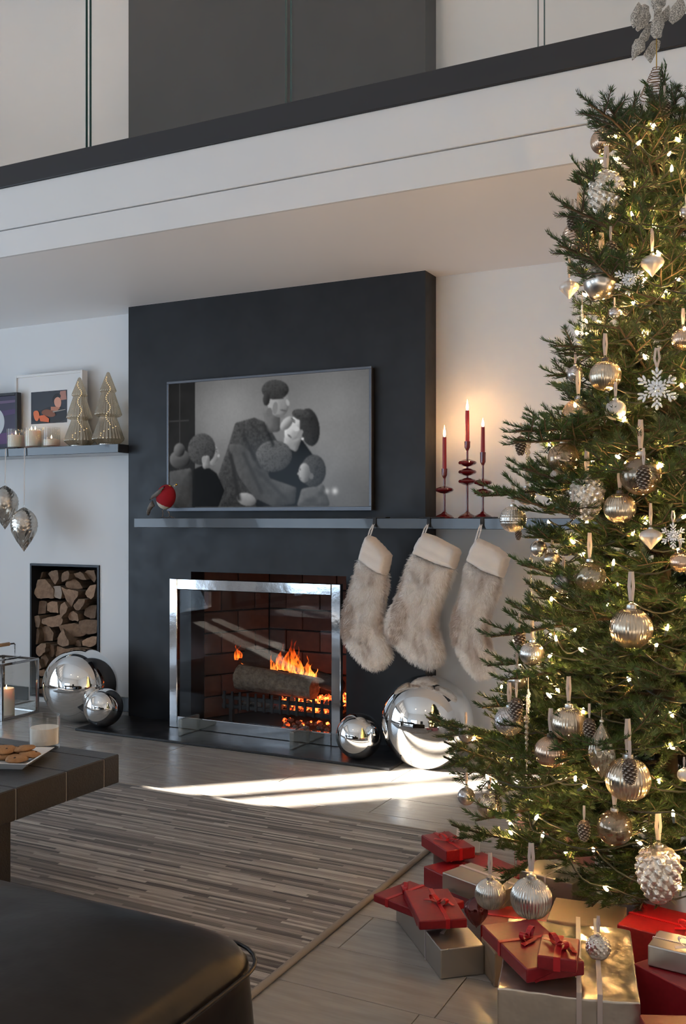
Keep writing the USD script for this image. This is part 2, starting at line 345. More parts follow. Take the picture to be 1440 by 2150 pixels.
tree_glass = pane('champagne_tree_glass', (.84, .79, .70), rough=.1, body=(.64, .58, .48), bodyfac=.4)
# ------------------------------------------------------------------ the setting
YW, YC = 4.58, 4.437                      # wall, face of the chimney breast
CH0, CH1 = -3.625, -1.788                 # chimney breast, left and right
SOF, ZT = 2.366, 4.8                      # soffit under the landing, high ceiling
FB0, FB1, FBZ = -3.187, -2.222, .853      # fireplace opening
NX0, NX1, NZ0, NZ1 = -4.518, -3.959, .03, .866
def struct(name, mesh, m, smooth=30, label=None): return solo(name, mesh, m, label=label, kind='structure', smooth=smooth)
wb = cut(box(-6.6, 2.6, YW, YW + .12, -.02, ZT), box(NX0, NX1, YW - .05, YW + .2, NZ0, NZ1), box(FB0 - .05, FB1 + .05, YW - .05, YW + .2, -.1, FBZ + .1))
struct('wall_back', wb, wall_paint, False)
wl = cut(box(-6.72, -6.6, -4.9, YW + .12, -.02, ZT), box(-6.8, -6.5, -1.08, -.36, .05, 2.35), box(-6.8, -6.5, .3, 3.1, .05, 2.4), box(-6.8, -6.5, -1.9, 2.3, 2.9, 4.3), box(-6.8, -6.5, -4.5, -1.4, .05, 2.4))
struct('wall_left', wl, wall_paint, False)
struct('wall_right', box(2.6, 2.72, -4.9, YW + .12, -.02, ZT), wall_paint, False)
wf = cut(box(-6.72, 2.72, -4.92, -4.8, -.02, ZT), box(-5.0, -2.2, -5, -4.7, .05, 2.4), box(-.9, .1, -5, -4.7, .0, 2.1))
struct('wall_front', wf, wall_paint, False)
struct('ceiling', box(-6.6, 2.6, 3.335, YW, SOF, 2.69), ceiling_paint, False)
struct('ceiling_001', box(-6.72, 2.72, -4.92, YW + .12, ZT, ZT + .1), wall_paint, False)
struct('trim_1', cbox(-6.6, 2.6, 3.312, 3.335, 2.490, 2.681, .002), fascia_paint, False)
struct('trim_2', box(-6.6, 2.6, 3.320, 3.335, SOF, 2.486), fascia_paint, False)
struct('trim_3', cbox(-6.6, 2.6, 3.300, 3.42, 2.681, 2.781, .003), band_paint, False)
struct('floor_001', box(-6.6, 2.6, 3.42, YW, 2.69, 2.76), wall_paint, False)
ch = cut(box(CH0, CH1, YC, YW, -.005, SOF), box(FB0, FB1, YC - .1, YW + .1, -.1, FBZ))
struct('chimney_breast', ch, plaster, False)
struct('chimney_breast_001', box(CH0, CH1, YC, YW, 2.76, ZT), plaster_up, False)
struct('baseboard_left', cut(cbox(-6.6, CH0, YW - .014, YW, 0, .085, .002), box(NX0 - .02, NX1 + .02, YW - .1, YW + .1, -.1, .2)), shelf_paint, False)
struct('baseboard_right', cbox(CH1, 2.6, YW - .014, YW, 0, .085, .002), wall_paint, False)
# floor: planks laid along the wall
fl = thing('floor', kind='structure')
part(fl, 'screed', box(-6.6, 2.6, -4.8, YW + .12, -.06, -.012), grout, False)
PW = .2237
for r in range(-3, 12):
    y0 = 2.09 + PW * r; y1 = min(y0 + PW, YW)
    off = {6: -1.62, 0: -.82}.get(r, -1.62 + (r * .437 % 1.2)); x = off - 4 * 1.2
    while x < 1.2:
        part(fl, 'tile', cbox(x + .0012, x + 1.2 - .0012, y0 + .0012, y1 - .0012, -.012, 0, .0008), tile_mat, False); x += 1.2
part(fl, 'outer_tiling', cat_([box(-6.6, 2.6, -4.8, 2.09 - 3 * PW - .002, -.012, 0), box(1.2 + .002, 2.6, 2.09 - 3 * PW, YW, -.012, 0)]), tile_mat, False, kind='stuff')
struct('hearth', cbox(-3.665, -1.80, 4.037, YC - .001, .0, .013, .003), hearth_mat, False)

# windows and doors of the room beyond the frame
def window(n, plane, a0, a1, z0, z1, nm, blind=True):
    w = thing(f'window_{n}', kind='structure'); s = .055
    bars = [(a0, a0 + s, z0, z1), (a1 - s, a1, z0, z1), (a0, a1, z0, z0 + s), (a0, a1, z1 - s, z1)]
    for i in range(1, nm):
        c = a0 + (a1 - a0) * i / nm; bars.append((c - .03, c + .03, z0, z1))
    mk = (lambda a, b, c, d, p0, p1: box(plane + p0, plane + p1, a, b, c, d)) if plane < -6 else (lambda a, b, c, d, p0, p1: box(a, b, plane + p0, plane + p1, c, d))
    for b in bars: part(w, 'window_frame', mk(*b, -.02, .06), steel_dark, False)
    if blind: part(w, 'blind', mk(a0, a1, z0, z1, -.10, -.09), wall_paint, False)
    else: part(w, 'pane', mk(a0, a1, z0, z1, .0, .006), clear_glass, False)
window(1, -6.62, -1.08, -.36, .05, 2.35, 2, blind=False)
window(2, -6.62, .3, 3.1, .05, 2.4, 4); window(5, -6.62, -4.5, -1.4, .05, 2.4, 4); window(3, -6.62, -1.9, 2.3, 2.9, 4.3, 4); window(4, -4.82, -5.0, -2.2, .05, 2.4, 4, blind=False)
d = thing('door_1', kind='structure')
part(d, 'door_leaf', cbox(-.9, .1, -4.86, -4.82, 0, 2.1, .003), steel_dark, False); part(d, 'door_handle', tube([(-.8, -4.76, 1.0), (-.8, -4.76, 1.15)], .01), chrome)

# glass balustrade of the landing above
for i, (a, b, wh) in enumerate([(-5.0, -3.97, 'leftmost'), (-3.97, -2.962, 'over the firewood wall'), (-2.962, -1.934, 'over the left half of the dark chimney'), (-1.934, -.914, 'over the right half of the dark chimney'), (-.914, .1, 'behind the tree top')]):
    t = thing('balustrade_panel', f'clear glass balustrade panel of the upper landing, {wh}', 'balustrade')
    a += .010; b -= .010
    part(t, 'glass_pane', box(a + .002, b - .002, 3.345, 3.357, 2.781, 3.85), rail_glass, False)
    for e in (a, b - .002): part(t, 'glass_edge', box(e, e + .002, 3.345, 3.357, 2.781, 3.85), glass_edge, False, label='greenish polished glass edge')

# firebox
fb = thing('firebox', 'brick-lined open fireplace box set in the dark chimney breast', 'fireplace')
X0, X1, YB = -2.99, -2.40, 4.95
part(fb, 'soot_hood', cat_([box(FB0 - .04, FB1 + .04, YC + .14, 5.1, FBZ + .02, FBZ + .06)]), soot, False)
part(fb, 'reveal', cat_([box(FB0 - .04, FB0 - .0005, YC + .002, 4.56, 0, FBZ), box(FB1 + .0005, FB1 + .04, YC + .002, 4.56, 0, FBZ)]), soot, False)
part(fb, 'base_slab', box(FB0 - .04, FB1 + .04, YC + .001, 5.1, -.02, .012), soot, False)
for b in [(FB0 - .10, FB0 - .06, 4.58, 5.1), (FB1 + .06, FB1 + .10, 4.58, 5.1), (FB0 - .10, FB1 + .10, 5.1, 5.14)]: part(fb, 'outer_shell', box(*b, -.02, FBZ + .1), soot, False)
part(fb, 'outer_shell', box(FB0 - .10, FB1 + .10, 4.585, 5.14, FBZ + .1, FBZ + .13), soot, False)
def brick_wall(p, q):
    p, q = np.array(p), np.array(q); Lw = np.linalg.norm(q - p); u = (q - p) / Lw; nrm = np.array([u[1], -u[0]])
    if nrm @ (np.array([(FB0 + FB1) / 2, 4.6]) - p) < 0: nrm = -nrm
    ang = math.degrees(math.atan2(u[1], u[0])); mid = (p + q) / 2
    bk = trimesh.creation.box([Lw + .02, .03, .92]); part(fb, 'mortar_bed', tf(bk, (*(mid - nrm * .034), .46), rz=ang), mortar_mat, False)
    z, r = .012, 0
    while z < .86:
        h = min(.118, .87 - z); x = -(.11 if r % 2 else 0)
        while x < Lw:
            a, b = max(x, 0), min(x + .225, Lw)
            if b - a > .02:
                m = cbox(-(b - a) / 2 + .003, (b - a) / 2 - .003, -.02, .0, -h / 2 + .003, h / 2 - .003, .003)
                c = p + u * (a + b) / 2 + nrm * rng.uniform(-.002, .003)
                sg = 1 if (np.array([math.cos(math.radians(ang + 90)), math.sin(math.radians(ang + 90))]) @ nrm) > 0 else -1
                m = tf(m, (0, 0, 0), rz=0 if sg > 0 else 180)
                part(fb, 'brick', tf(m, (*c, z + h / 2), rz=ang), brick_mat, False)
            x += .225
        z += .121; r += 1
brick_wall((FB0, 4.56), (X0, YB)); brick_wall((X0, YB), (X1, YB)); brick_wall((X1, YB), (FB1, 4.56))

# fire basket
g = thing('fire_grate', 'black iron fire basket with a barred front inside the fireplace', 'fire grate', (-2.70, 4.56, .012))
GX0, GX1, GY = -3.06, -2.30, 4.56
for zz in (.15, .10): part(g, 'rail', cbox(GX0, GX1, GY - .008, GY + .008, zz - .011, zz + .011, .002), black_iron, False, world=True)
for i in range(15):
    x = GX0 + .02 + i * (GX1 - GX0 - .04) / 14; part(g, 'bar', cbox(x - .008, x + .008, GY - .014, GY - .004, .085, .185, .002), black_iron, False, world=True)
for x in (GX0 + .06, GX1 - .06):
    part(g, 'leg', cbox(x - .012, x + .012, GY - .01, GY + .014, .012, .15, .002), black_iron, False, world=True)
    part(g, 'leg', cbox(x - .012 + (.06 if x < -2.7 else -.06), x + .012 + (.06 if x < -2.7 else -.06), GY + .27, GY + .29, .012, .1, .002), black_iron, False, world=True)
for i in range(9):
    y = GY + .02 + i * .033; a = .2 * (y - GY); part(g, 'floor_bar', cbox(GX0 + .03 + a, GX1 - .03 - a, y - .007, y + .007, .088, .1, .002), black_iron, False, world=True)
def log_mesh(p, q, r0, r1, seed, sides=40, n=26):
    p, q = np.array(p, float), np.array(q, float); ax = (q - p) / np.linalg.norm(q - p)
    s = np.linspace(0, 1, n); ph = np.arange(sides) * 2 * np.pi / sides
    a = np.cross(ax, [0, 0, 1]); a /= np.linalg.norm(a); b = np.cross(a, ax)
    S, F = np.meshgrid(s, ph, indexing='ij'); ns = meshkit.fbm(np.stack([np.cos(F) * 3.2, np.sin(F) * 3.2, S * 2.2 + seed * 9], -1), 4, seed)
    fine = meshkit.noise(np.stack([np.cos(F) * 9, np.sin(F) * 9, S * 5 + seed], -1), seed + 3)
    R = (r0 + (r1 - r0) * S) * (.86 + .22 * ns + .06 * fine)
    c = p + S[..., None] * (q - p) + a * (.012 * np.sin(S * 4 + seed))[..., None]
    v = (c + R[..., None] * (np.cos(F)[..., None] * a + np.sin(F)[..., None] * b)).reshape(-1, 3)
    i, j = np.meshgrid(np.arange(n - 1), np.arange(sides), indexing='ij'); j2 = (j + 1) % sides
    qd = np.stack([i * sides + j, i * sides + j2, (i + 1) * sides + j2, (i + 1) * sides + j], -1).reshape(-1, 4)
    f = np.vstack([qd[:, [0, 1, 2]], qd[:, [0, 2, 3]]]); m = trimesh.Trimesh(v, f, process=False); trimesh.repair.fix_normals(m)
    ends = []
    for e in (0, n - 1):
        w = v[e * sides:(e + 1) * sides]; cc = w.mean(0); k = np.arange(sides); fn = np.stack([k, (k + 1) % sides, np.full(sides, sides)], 1)
        if e: fn = fn[:, ::-1]
        ends.append(trimesh.Trimesh(np.vstack([w, cc]), fn[:, ::-1], process=False))
    return m, ends
char = mat('charred_bark', (.018, .013, .010), .9, mottle=(30, (.05, .04, .033), 5, 1.5), bump=(40, .6, .006))
bark_fire = mat('hearth_log_bark', (.07, .05, .033), .9, mottle=(46, (.26, .20, .145), 6, 1.8), bump=(46, 1.0, .014))
for nm, p, q, r0, r1, mt, lab in [
    ('burning_log', Py(505, 1421, 4.625), Py(660, 1447, 4.625), .070, .060, bark_fire, 'thick unburnt brown log lying across the front of the fire basket'),
    ('burning_log', Py(512, 1376, 4.74), Py(585, 1398, 4.83), .048, .05, char, 'charred round log at the back left of the fire'),
    ('burning_log', Py(640, 1418, 4.78), Py(716, 1440, 4.66), .045, .04, char, 'charred log glowing at the right end of the fire')]:
    t = thing(nm, lab, 'log', p); m, e = log_mesh(p, q, r0, r1, len(lab))
    part(t, 'bark', m, mt, True, world=True)
    for k in e: part(t, 'cut_end', k, mt, False, world=True)
def rock(r, seed):
    m = trimesh.creation.icosphere(1, r); v = np.array(m.vertices); v *= (.6 + .8 * meshkit.noise(v / r * 1.7 + seed * 3.1, seed))[:, None]; m.vertices = v; return m
ember_hot = usdkit.material(stage, L('glowing_ember'), {'tc': ('texture_coordinate', {}), 'n': ('noise_texture', {'scale': 55, 'detail': 3}), 'r': ('rgb_ramp', {'ramp': [(.42, (.01, .004, .002)), (.52, (.75, .05, .008)), (.66, (1, .28, .05))]}), 'e': ('emission', {'strength': 7.5})},
                            [('tc.object', 'n.vector'), ('n.fac', 'r.fac'), ('r.color', 'e.color')], surface='e.emission')
ash = mat('ash', (.16, .14, .125), .95)
t = thing('ember_bed', 'bed of glowing orange embers and grey ash under the burning logs', 'embers', (-2.6, 4.65, .1))
hot, cold = [], []
for i in range(170):
    x = rng.normal(-2.50, .13); x = np.clip(x, -3.0, -2.34); y = rng.uniform(4.585, 4.82); k = rock(rng.uniform(.010, .024), i)
    k.apply_translation([x, y, .105 + rng.uniform(0, .05) + (.05 if x > -2.46 else 0) * rng.random()]); (hot if rng.random() < .72 else cold).append(k)
for i in range(60):
    k = rock(rng.uniform(.006, .014), i + 300); k.apply_translation([rng.uniform(-2.75, -2.33), rng.uniform(4.56, 4.75), .018]); (hot if rng.random() < .35 else cold).append(k)
for i in range(40):
    k = rock(rng.uniform(.012, .024), i + 500); k.apply_translation([rng.uniform(-3.0, -2.7), rng.uniform(4.60, 4.75), .112]); cold.append(k)
part(t, 'hot_coals', cat_(hot), ember_hot, False, world=True, kind='stuff'); part(t, 'ash_lumps', cat_(cold), ash, False, world=True, kind='stuff')
flame_fire = usdkit.material(stage, L('fire_flame'), {
    'tc': ('texture_coordinate', {}), 'mp': ('mapping', {'scale': (1, 1, .28)}), 'n': ('noise_texture', {'scale': 60, 'detail': 3, 'distortion': .6}), 'sx': ('separate_xyz', {}),
    'h': ('map_range', {'from_min': .0, 'from_max': .17, 'to_min': 1, 'to_max': 0}), 'c': ('rgb_ramp', {'ramp': [(0, (.55, .035, .003)), (.5, (1, .16, .014)), (1, (1, .30, .05))]}),
    'e': ('emission', {'strength': 8}), 't': ('transparent_bsdf', {}), 'a': ('map_range', {'from_min': .42, 'from_max': .66, 'to_min': .0, 'to_max': .55, 'clamp': True}), 'hf': ('map_range', {'from_min': 0, 'from_max': 1, 'to_min': .22, 'to_max': 1.0}), 'al': ('math', {'math_type': 'multiply'}), 'm': ('mix_closure', {})},
    [('tc.object', 'mp.vector'), ('mp.vector', 'n.vector'), ('tc.object', 'sx.vector'), ('sx.z', 'h.value'), ('h.result', 'c.fac'), ('c.color', 'e.color'), ('n.fac', 'a.value'), ('h.result', 'hf.value'), ('a.result', 'al.value1'), ('hf.result', 'al.value2'), ('al.value', 'm.fac'), ('t.BSDF', 'm.closure1'), ('e.emission', 'm.closure2')], surface='m.closure')
fire = thing('fire', 'bright orange flames licking up behind the front log', 'fire', (-2.6, 4.72, .26))
for i, (px, py, h, w, lean) in enumerate([(575, 1408, .10, .030, -.2), (588, 1402, .15, .034, .1), (602, 1404, .19, .04, .25), (615, 1408, .185, .042, .1), (628, 1414, .16, .038, -.1), (640, 1420, .13, .034, .2), (652, 1428, .10, .03, .1), (664, 1434, .09, .026, 0), (674, 1440, .07, .02, .2), (503, 1378, .075, .024, -.35), (496, 1382, .09, .018, .2), (508, 1402, .04, .02, -.2), (596, 1478, .05, .012, .1), (633, 1490, .04, .01, -.2)]):
    pr = [(w * (.35 + .65 * math.sin(math.pi * min(1, s * 1.25 + .12)) ) * (1 - s) ** .75 + .0006, h * s) for s in np.linspace(0, 1, 22)]
    m = lathe(pr, 20); v = np.array(m.vertices); s = v[:, 2] / h
    v[:, 0] += lean * h * s ** 1.6 + .012 * np.sin(s * 7 + i * 2) * s; v[:, 1] += .010 * np.sin(s * 5 + i) * s; v[:, 1] *= .6
    m.vertices = v; b = Py(px, py, 4.70 if py < 1450 else 4.60); part(fire, 'flame', tf(m, np.array(b) - np.array([-2.6, 4.72, .26]) - [0, 0, .01]), flame_fire, True)

# fire screen
fs = thing('fire_screen', 'free-standing polished steel fire screen with a clear glass panel', 'fire screen', (-2.71, 4.31, .013))
SX0, SX1, SZ0, SZ1, sy = -3.232, -2.185, .013, .822, 4.31
f_ = .052
for b in [(SX0, SX0 + f_, SZ0, SZ1), (SX1 - f_, SX1, SZ0, SZ1)]: part(fs, 'frame_upright', cbox(b[0], b[1], sy - .012, sy + .018, b[2], b[3], .003), chrome, False, world=True)
for b in [(SZ1 - .058, SZ1), (SZ0, SZ0 + .062)]: part(fs, 'frame_rail', cbox(SX0 + f_ + .0005, SX1 - f_ - .0005, sy - .012, sy + .018, b[0], b[1], .003), chrome, False, world=True)
part(fs, 'glass_panel', box(SX0 + f_, SX1 - f_, sy + .002, sy + .008, SZ0 + .062, SZ1 - .058), screen_glass, False, world=True)
for x in (-3.055, -2.385): part(fs, 'acrylic_foot', cbox(x, x + .026, 4.135, 4.297, SZ0, SZ0 + .088, .004), acrylic, False, world=True, label='clear acrylic block foot')

# mirrored floor balls
for nm, px, t_, r, lab in [('mirror_ball', 168.6, 5.497, .2076, 'large mirrored steel ball on the floor in front of the firewood niche'), ('mirror_ball', 217, 5.293, .1064, 'small mirrored steel ball beside the large one left of the fireplace'),
                       ('mirror_ball', 897, 4.475, .2129, 'largest mirrored steel ball standing on the right under the stockings'), ('mirror_ball', 753, 4.589, .108, 'small mirrored steel ball on the hearth right of the fire screen')]:
    r_ = ray(px) * t_; z0 = .013 if r < .15 else 0
    t = thing(nm, lab, 'mirror ball', (r_[0], r_[1], z0)); part(t, 'sphere', tf(trimesh.creation.icosphere(5, r), (0, 0, r)), mirror, True)

# television
TX0, TX1, TZ0, TZ1, TY = -3.322, -2.060, 1.188, 1.911, 4.40
tv = thing('television', 'flat wall television with a thin grey frame showing a black-and-white scene', 'television', ((TX0 + TX1) / 2, TY, TZ0))
part(tv, 'casing', cbox(TX0 + .004, TX1 - .004, TY + .004, YC - .001, TZ0 + .004, TZ1 - .004, .003), steel_dark, False, world=True)
bz = .014; bezel = mat('tv_bezel', (.12, .13, .15), .35, metal=.5)
for b in [(TX0, TX1, TZ0, TZ0 + bz * 1.5), (TX0, TX1, TZ1 - bz, TZ1), (TX0, TX0 + bz, TZ0 + bz * 1.5, TZ1 - bz), (TX1 - bz, TX1, TZ0 + bz * 1.5, TZ1 - bz)]:
    part(tv, 'bezel', cbox(b[0], b[1], TY - .006, TY + .004, b[2], b[3], .0015), bezel, False, world=True)
# the picture on the screen: a plain grey scene of a family embracing, painted as vertex colours on a fine grid
GW, GH = 420, 240
sx0, sx1, sz0, sz1 = TX0 + bz, TX1 - bz, TZ0 + bz * 1.5, TZ1 - bz
gu, gv = np.meshgrid(np.linspace(0, 1, GW), np.linspace(0, 1, GH)); U, V = gu * 1.75, gv          # v runs downwards
nz3 = lambda s, seed=0: meshkit.fbm(np.stack([U * s, V * s, 0 * U], -1), 4, seed)
img = .20 + .16 * np.exp(-((U - .55) ** 2 + (V - .25) ** 2) / .12) + .13 * np.exp(-((U - 1.45) ** 2 + (V - .35) ** 2) / .25) + .05 * (nz3(5) - .5)
def soft(mask, s): return ndimage.gaussian_filter(mask.astype(float), s)
def paint(pts, tone, blur=.9, light=.55, tex=0, tscale=20, smooth=True, curl=0):
    global img
    p = np.array(pts, float); pg = Polygon(np.stack([(p[:, 0] - 80) / 1240 * 1.75, (p[:, 1] - 120) / 820], 1)).buffer(0)
    if smooth: pg = pg.buffer(.02).buffer(-.04).buffer(.02)
    mk = contains_xy(pg, U, V); dt = ndimage.distance_transform_edt(mk); h = np.sqrt(np.clip(dt, 0, 26) / 26) * 16
    h = ndimage.gaussian_filter(h, 2.5); gy, gx = np.gradient(h); sh = 1 + light * np.clip((gx * .7 + gy * .55), -.9, 1.1)
    if curl: sh = sh * (.72 + .62 * (1 - np.abs(2 * meshkit.fbm(np.stack([U * curl + .5 * nz3(9, 4), V * curl * 1.2 + .5 * nz3(9, 8), 0 * U + tone * 50], -1), 2, 5) - 1)) ** 1.2)
    t = tone * sh * (1 + tex * (nz3(tscale, int(tone * 1000)) - .5) * 2); a = soft(mk, blur); img = img * (1 - a) + t * a
def oval(cx, cy, rx, ry, rot=0, n=40):
    a = np.linspace(0, 2 * np.pi, n, endpoint=False); c, s = math.cos(rot), math.sin(rot)
    return [(cx + rx * math.cos(t) * c - ry * math.sin(t) * s, cy + rx * math.cos(t) * s + ry * math.sin(t) * c) for t in a]
img[:] = np.where(U < .25, .035 + .02 * nz3(9, 3), img); img[(U > .10) & (U < .105)] = .10; img[(U > .0) & (U < .19) & (abs(V - .30) < .006)] = .09
paint([(80, 700), (232, 680), (240, 940), (80, 940)], .13, tex=.2); paint(oval(155, 620, 72, 62), .16, light=.9); paint(oval(150, 560, 38, 46), .17, light=.9)
paint([(520, 400), (640, 372), (720, 410), (800, 560), (760, 700), (700, 940), (410, 940), (400, 760), (470, 560)], .085, tex=.5, tscale=60)       # coat
paint([(690, 330), (800, 330), (800, 470), (720, 470)], .20); paint(oval(788, 285, 66, 92, -.25), .42); paint(oval(770, 205, 84, 62, .15), .075, curl=44); paint(oval(716, 262, 22, 40), .07)
paint([(800, 560), (930, 520), (1010, 640), (985, 860), (940, 940), (640, 940), (700, 800)], .012)                                              # dark dress
paint([(830, 470), (930, 520), (900, 600), (820, 560)], .40); paint(oval(892, 450, 58, 82, .55), .55); paint(oval(978, 450, 58, 118, -.15), .05, curl=42); paint(oval(930, 372, 60, 34, .35), .08, curl=42)
paint([(470, 530), (560, 540), (680, 640), (740, 760), (900, 820), (890, 920), (760, 940), (640, 880), (540, 740)], .12, tex=.25, tscale=24); paint(oval(760, 620, 112, 98), .12, curl=46)
paint([(245, 690), (320, 660), (400, 720), (450, 830), (410, 940), (236, 940)], .014); paint(oval(372, 600, 42, 66), .46); paint(oval(300, 560, 92, 104), .10, curl=40); paint([(300, 610), (350, 600), (360, 680), (310, 690)], .36)
paint(oval(590, 890, 62, 40, .3), .38); paint(oval(840, 420, 50, 30, -.9), .40)
paint([(930, 830), (1060, 800), (1100, 940), (900, 940)], .15, tex=.4); paint(oval(1000, 720, 74, 100), .08, curl=48); paint(oval(946, 730, 34, 60), .36)
def dab(cx, cy, rx, ry, tone, rot=0, blur=.8): paint(oval(cx, cy, rx, ry, rot, 20), tone, blur, 0, smooth=False)
for cx, cy, rx, ry, tn, rot in [(812, 262, 13, 4, .10, .15), (812, 249, 18, 4, .09, .2), (846, 290, 10, 22, .48, -.3), (822, 338, 22, 5, .16, .2), (770, 320, 16, 40, .30, .1), (800, 372, 30, 8, .26, .2), (735, 345, 18, 30, .22, 0),
    (884, 412, 12, 4, .12, .7), (880, 398, 18, 3.5, .10, .7), (850, 470, 7, 18, .66, .8), (858, 500, 18, 5, .18, .8), (920, 490, 14, 30, .34, .5), (896, 455, 22, 16, .64, .6), (936, 520, 8, 8, .75, 0),
    (398, 580, 4, 7, .12, 0), (396, 564, 11, 3, .14, -.2), (412, 606, 8, 10, .50, 0), (404, 634, 10, 3, .2, -.2), (318, 628, 15, 22, .40, 0), (922, 708, 4, 7, .12, 0), (912, 735, 7, 9, .42, 0), (922, 762, 9, 3, .18, .2), (988, 752, 13, 20, .22, 0)]: dab(cx, cy, rx, ry, tn, rot)
for pts, tn in [([(560, 470), (575, 470), (690, 700), (672, 700)], .05), ([(480, 600), (500, 590), (560, 900), (530, 900)], .055), ([(600, 560), (614, 556), (660, 640), (640, 650)], .05), ([(700, 420), (716, 420), (770, 560), (752, 562)], .03), ([(560, 590), (580, 590), (700, 850), (680, 860)], .075), ([(640, 700), (655, 690), (860, 900), (840, 910)], .08)]: paint(pts, tn, 2.2, 0, smooth=False)
img = .012 + (img - .012) * .94 + .02 * (nz3(70, 9) - .5) * img / .2
img += .5 * (np.exp(-((U - 1.475) ** 2 + (V - .885) ** 2) / .0005) + .6 * np.exp(-((U - 1.41) ** 2 + (V - .885) ** 2) / .0004))
img *= 1.12 - .38 * ((U / 1.75 - .55) ** 2 + (V - .45) ** 2) * 1.6; img = np.clip(ndimage.gaussian_filter(img, .6), .004, 1); img = .30 * (img / .30) ** 1.25
v = np.stack([sx0 + gu * (sx1 - sx0), 0 * gu + TY - .001, sz1 - gv * (sz1 - sz0)], -1).reshape(-1, 3)
i, j = np.meshgrid(np.arange(GH - 1), np.arange(GW - 1), indexing='ij'); q = np.stack([i * GW + j, (i + 1) * GW + j, (i + 1) * GW + j + 1, i * GW + j + 1], -1).reshape(-1, 4)
tvm = usdkit.material(stage, L('tv_picture'), {'a': ('attribute', {'attribute': 'tone'}), 'e': ('emission', {'strength': .85}), 'g': ('glossy_bsdf', {'roughness': .12, 'color': (.010, .010, .010)}), 'm': ('add_closure', {})}, [('a.color', 'e.color'), ('e.emission', 'm.closure1'), ('g.BSDF', 'm.closure2')], surface='m.closure')
pp = part(tv, 'screen', (v, q), tvm, False, world=True, label='lit screen with a grey picture of a family embracing')
UsdGeom.PrimvarsAPI(stage.GetPrimAtPath(pp)).CreatePrimvar('tone', Sdf.ValueTypeNames.Color3fArray, 'vertex').Set(Vt.Vec3fArray.FromNumpy(np.repeat(img.reshape(-1, 1), 3, 1).astype(np.float32)))

# mantel shelf and the left wall shelf
MY = 4.245
t = thing('mantel_shelf', 'long dark floating mantel shelf running across the chimney breast to the right wall', 'shelf', (-2.3, 4.35, 1.10))
part(t, 'board', cut(cbox(-3.43, -.75, MY, YW - .001, 1.099, 1.15, .002), box(CH0, CH1 + .0005, YC - .0005, 5, 1, 1.3)), shelf_paint, False, world=True)
SHZ = 1.573
t = thing('wall_shelf', 'dark floating shelf with frames and candles on the left wall', 'shelf', (-4.6, 4.46, 1.52))
part(t, 'board', cbox(-6.2, CH0 - .002, 4.348, YW - .001, SHZ - .049, SHZ, .002), shelf_paint, False, world=True)

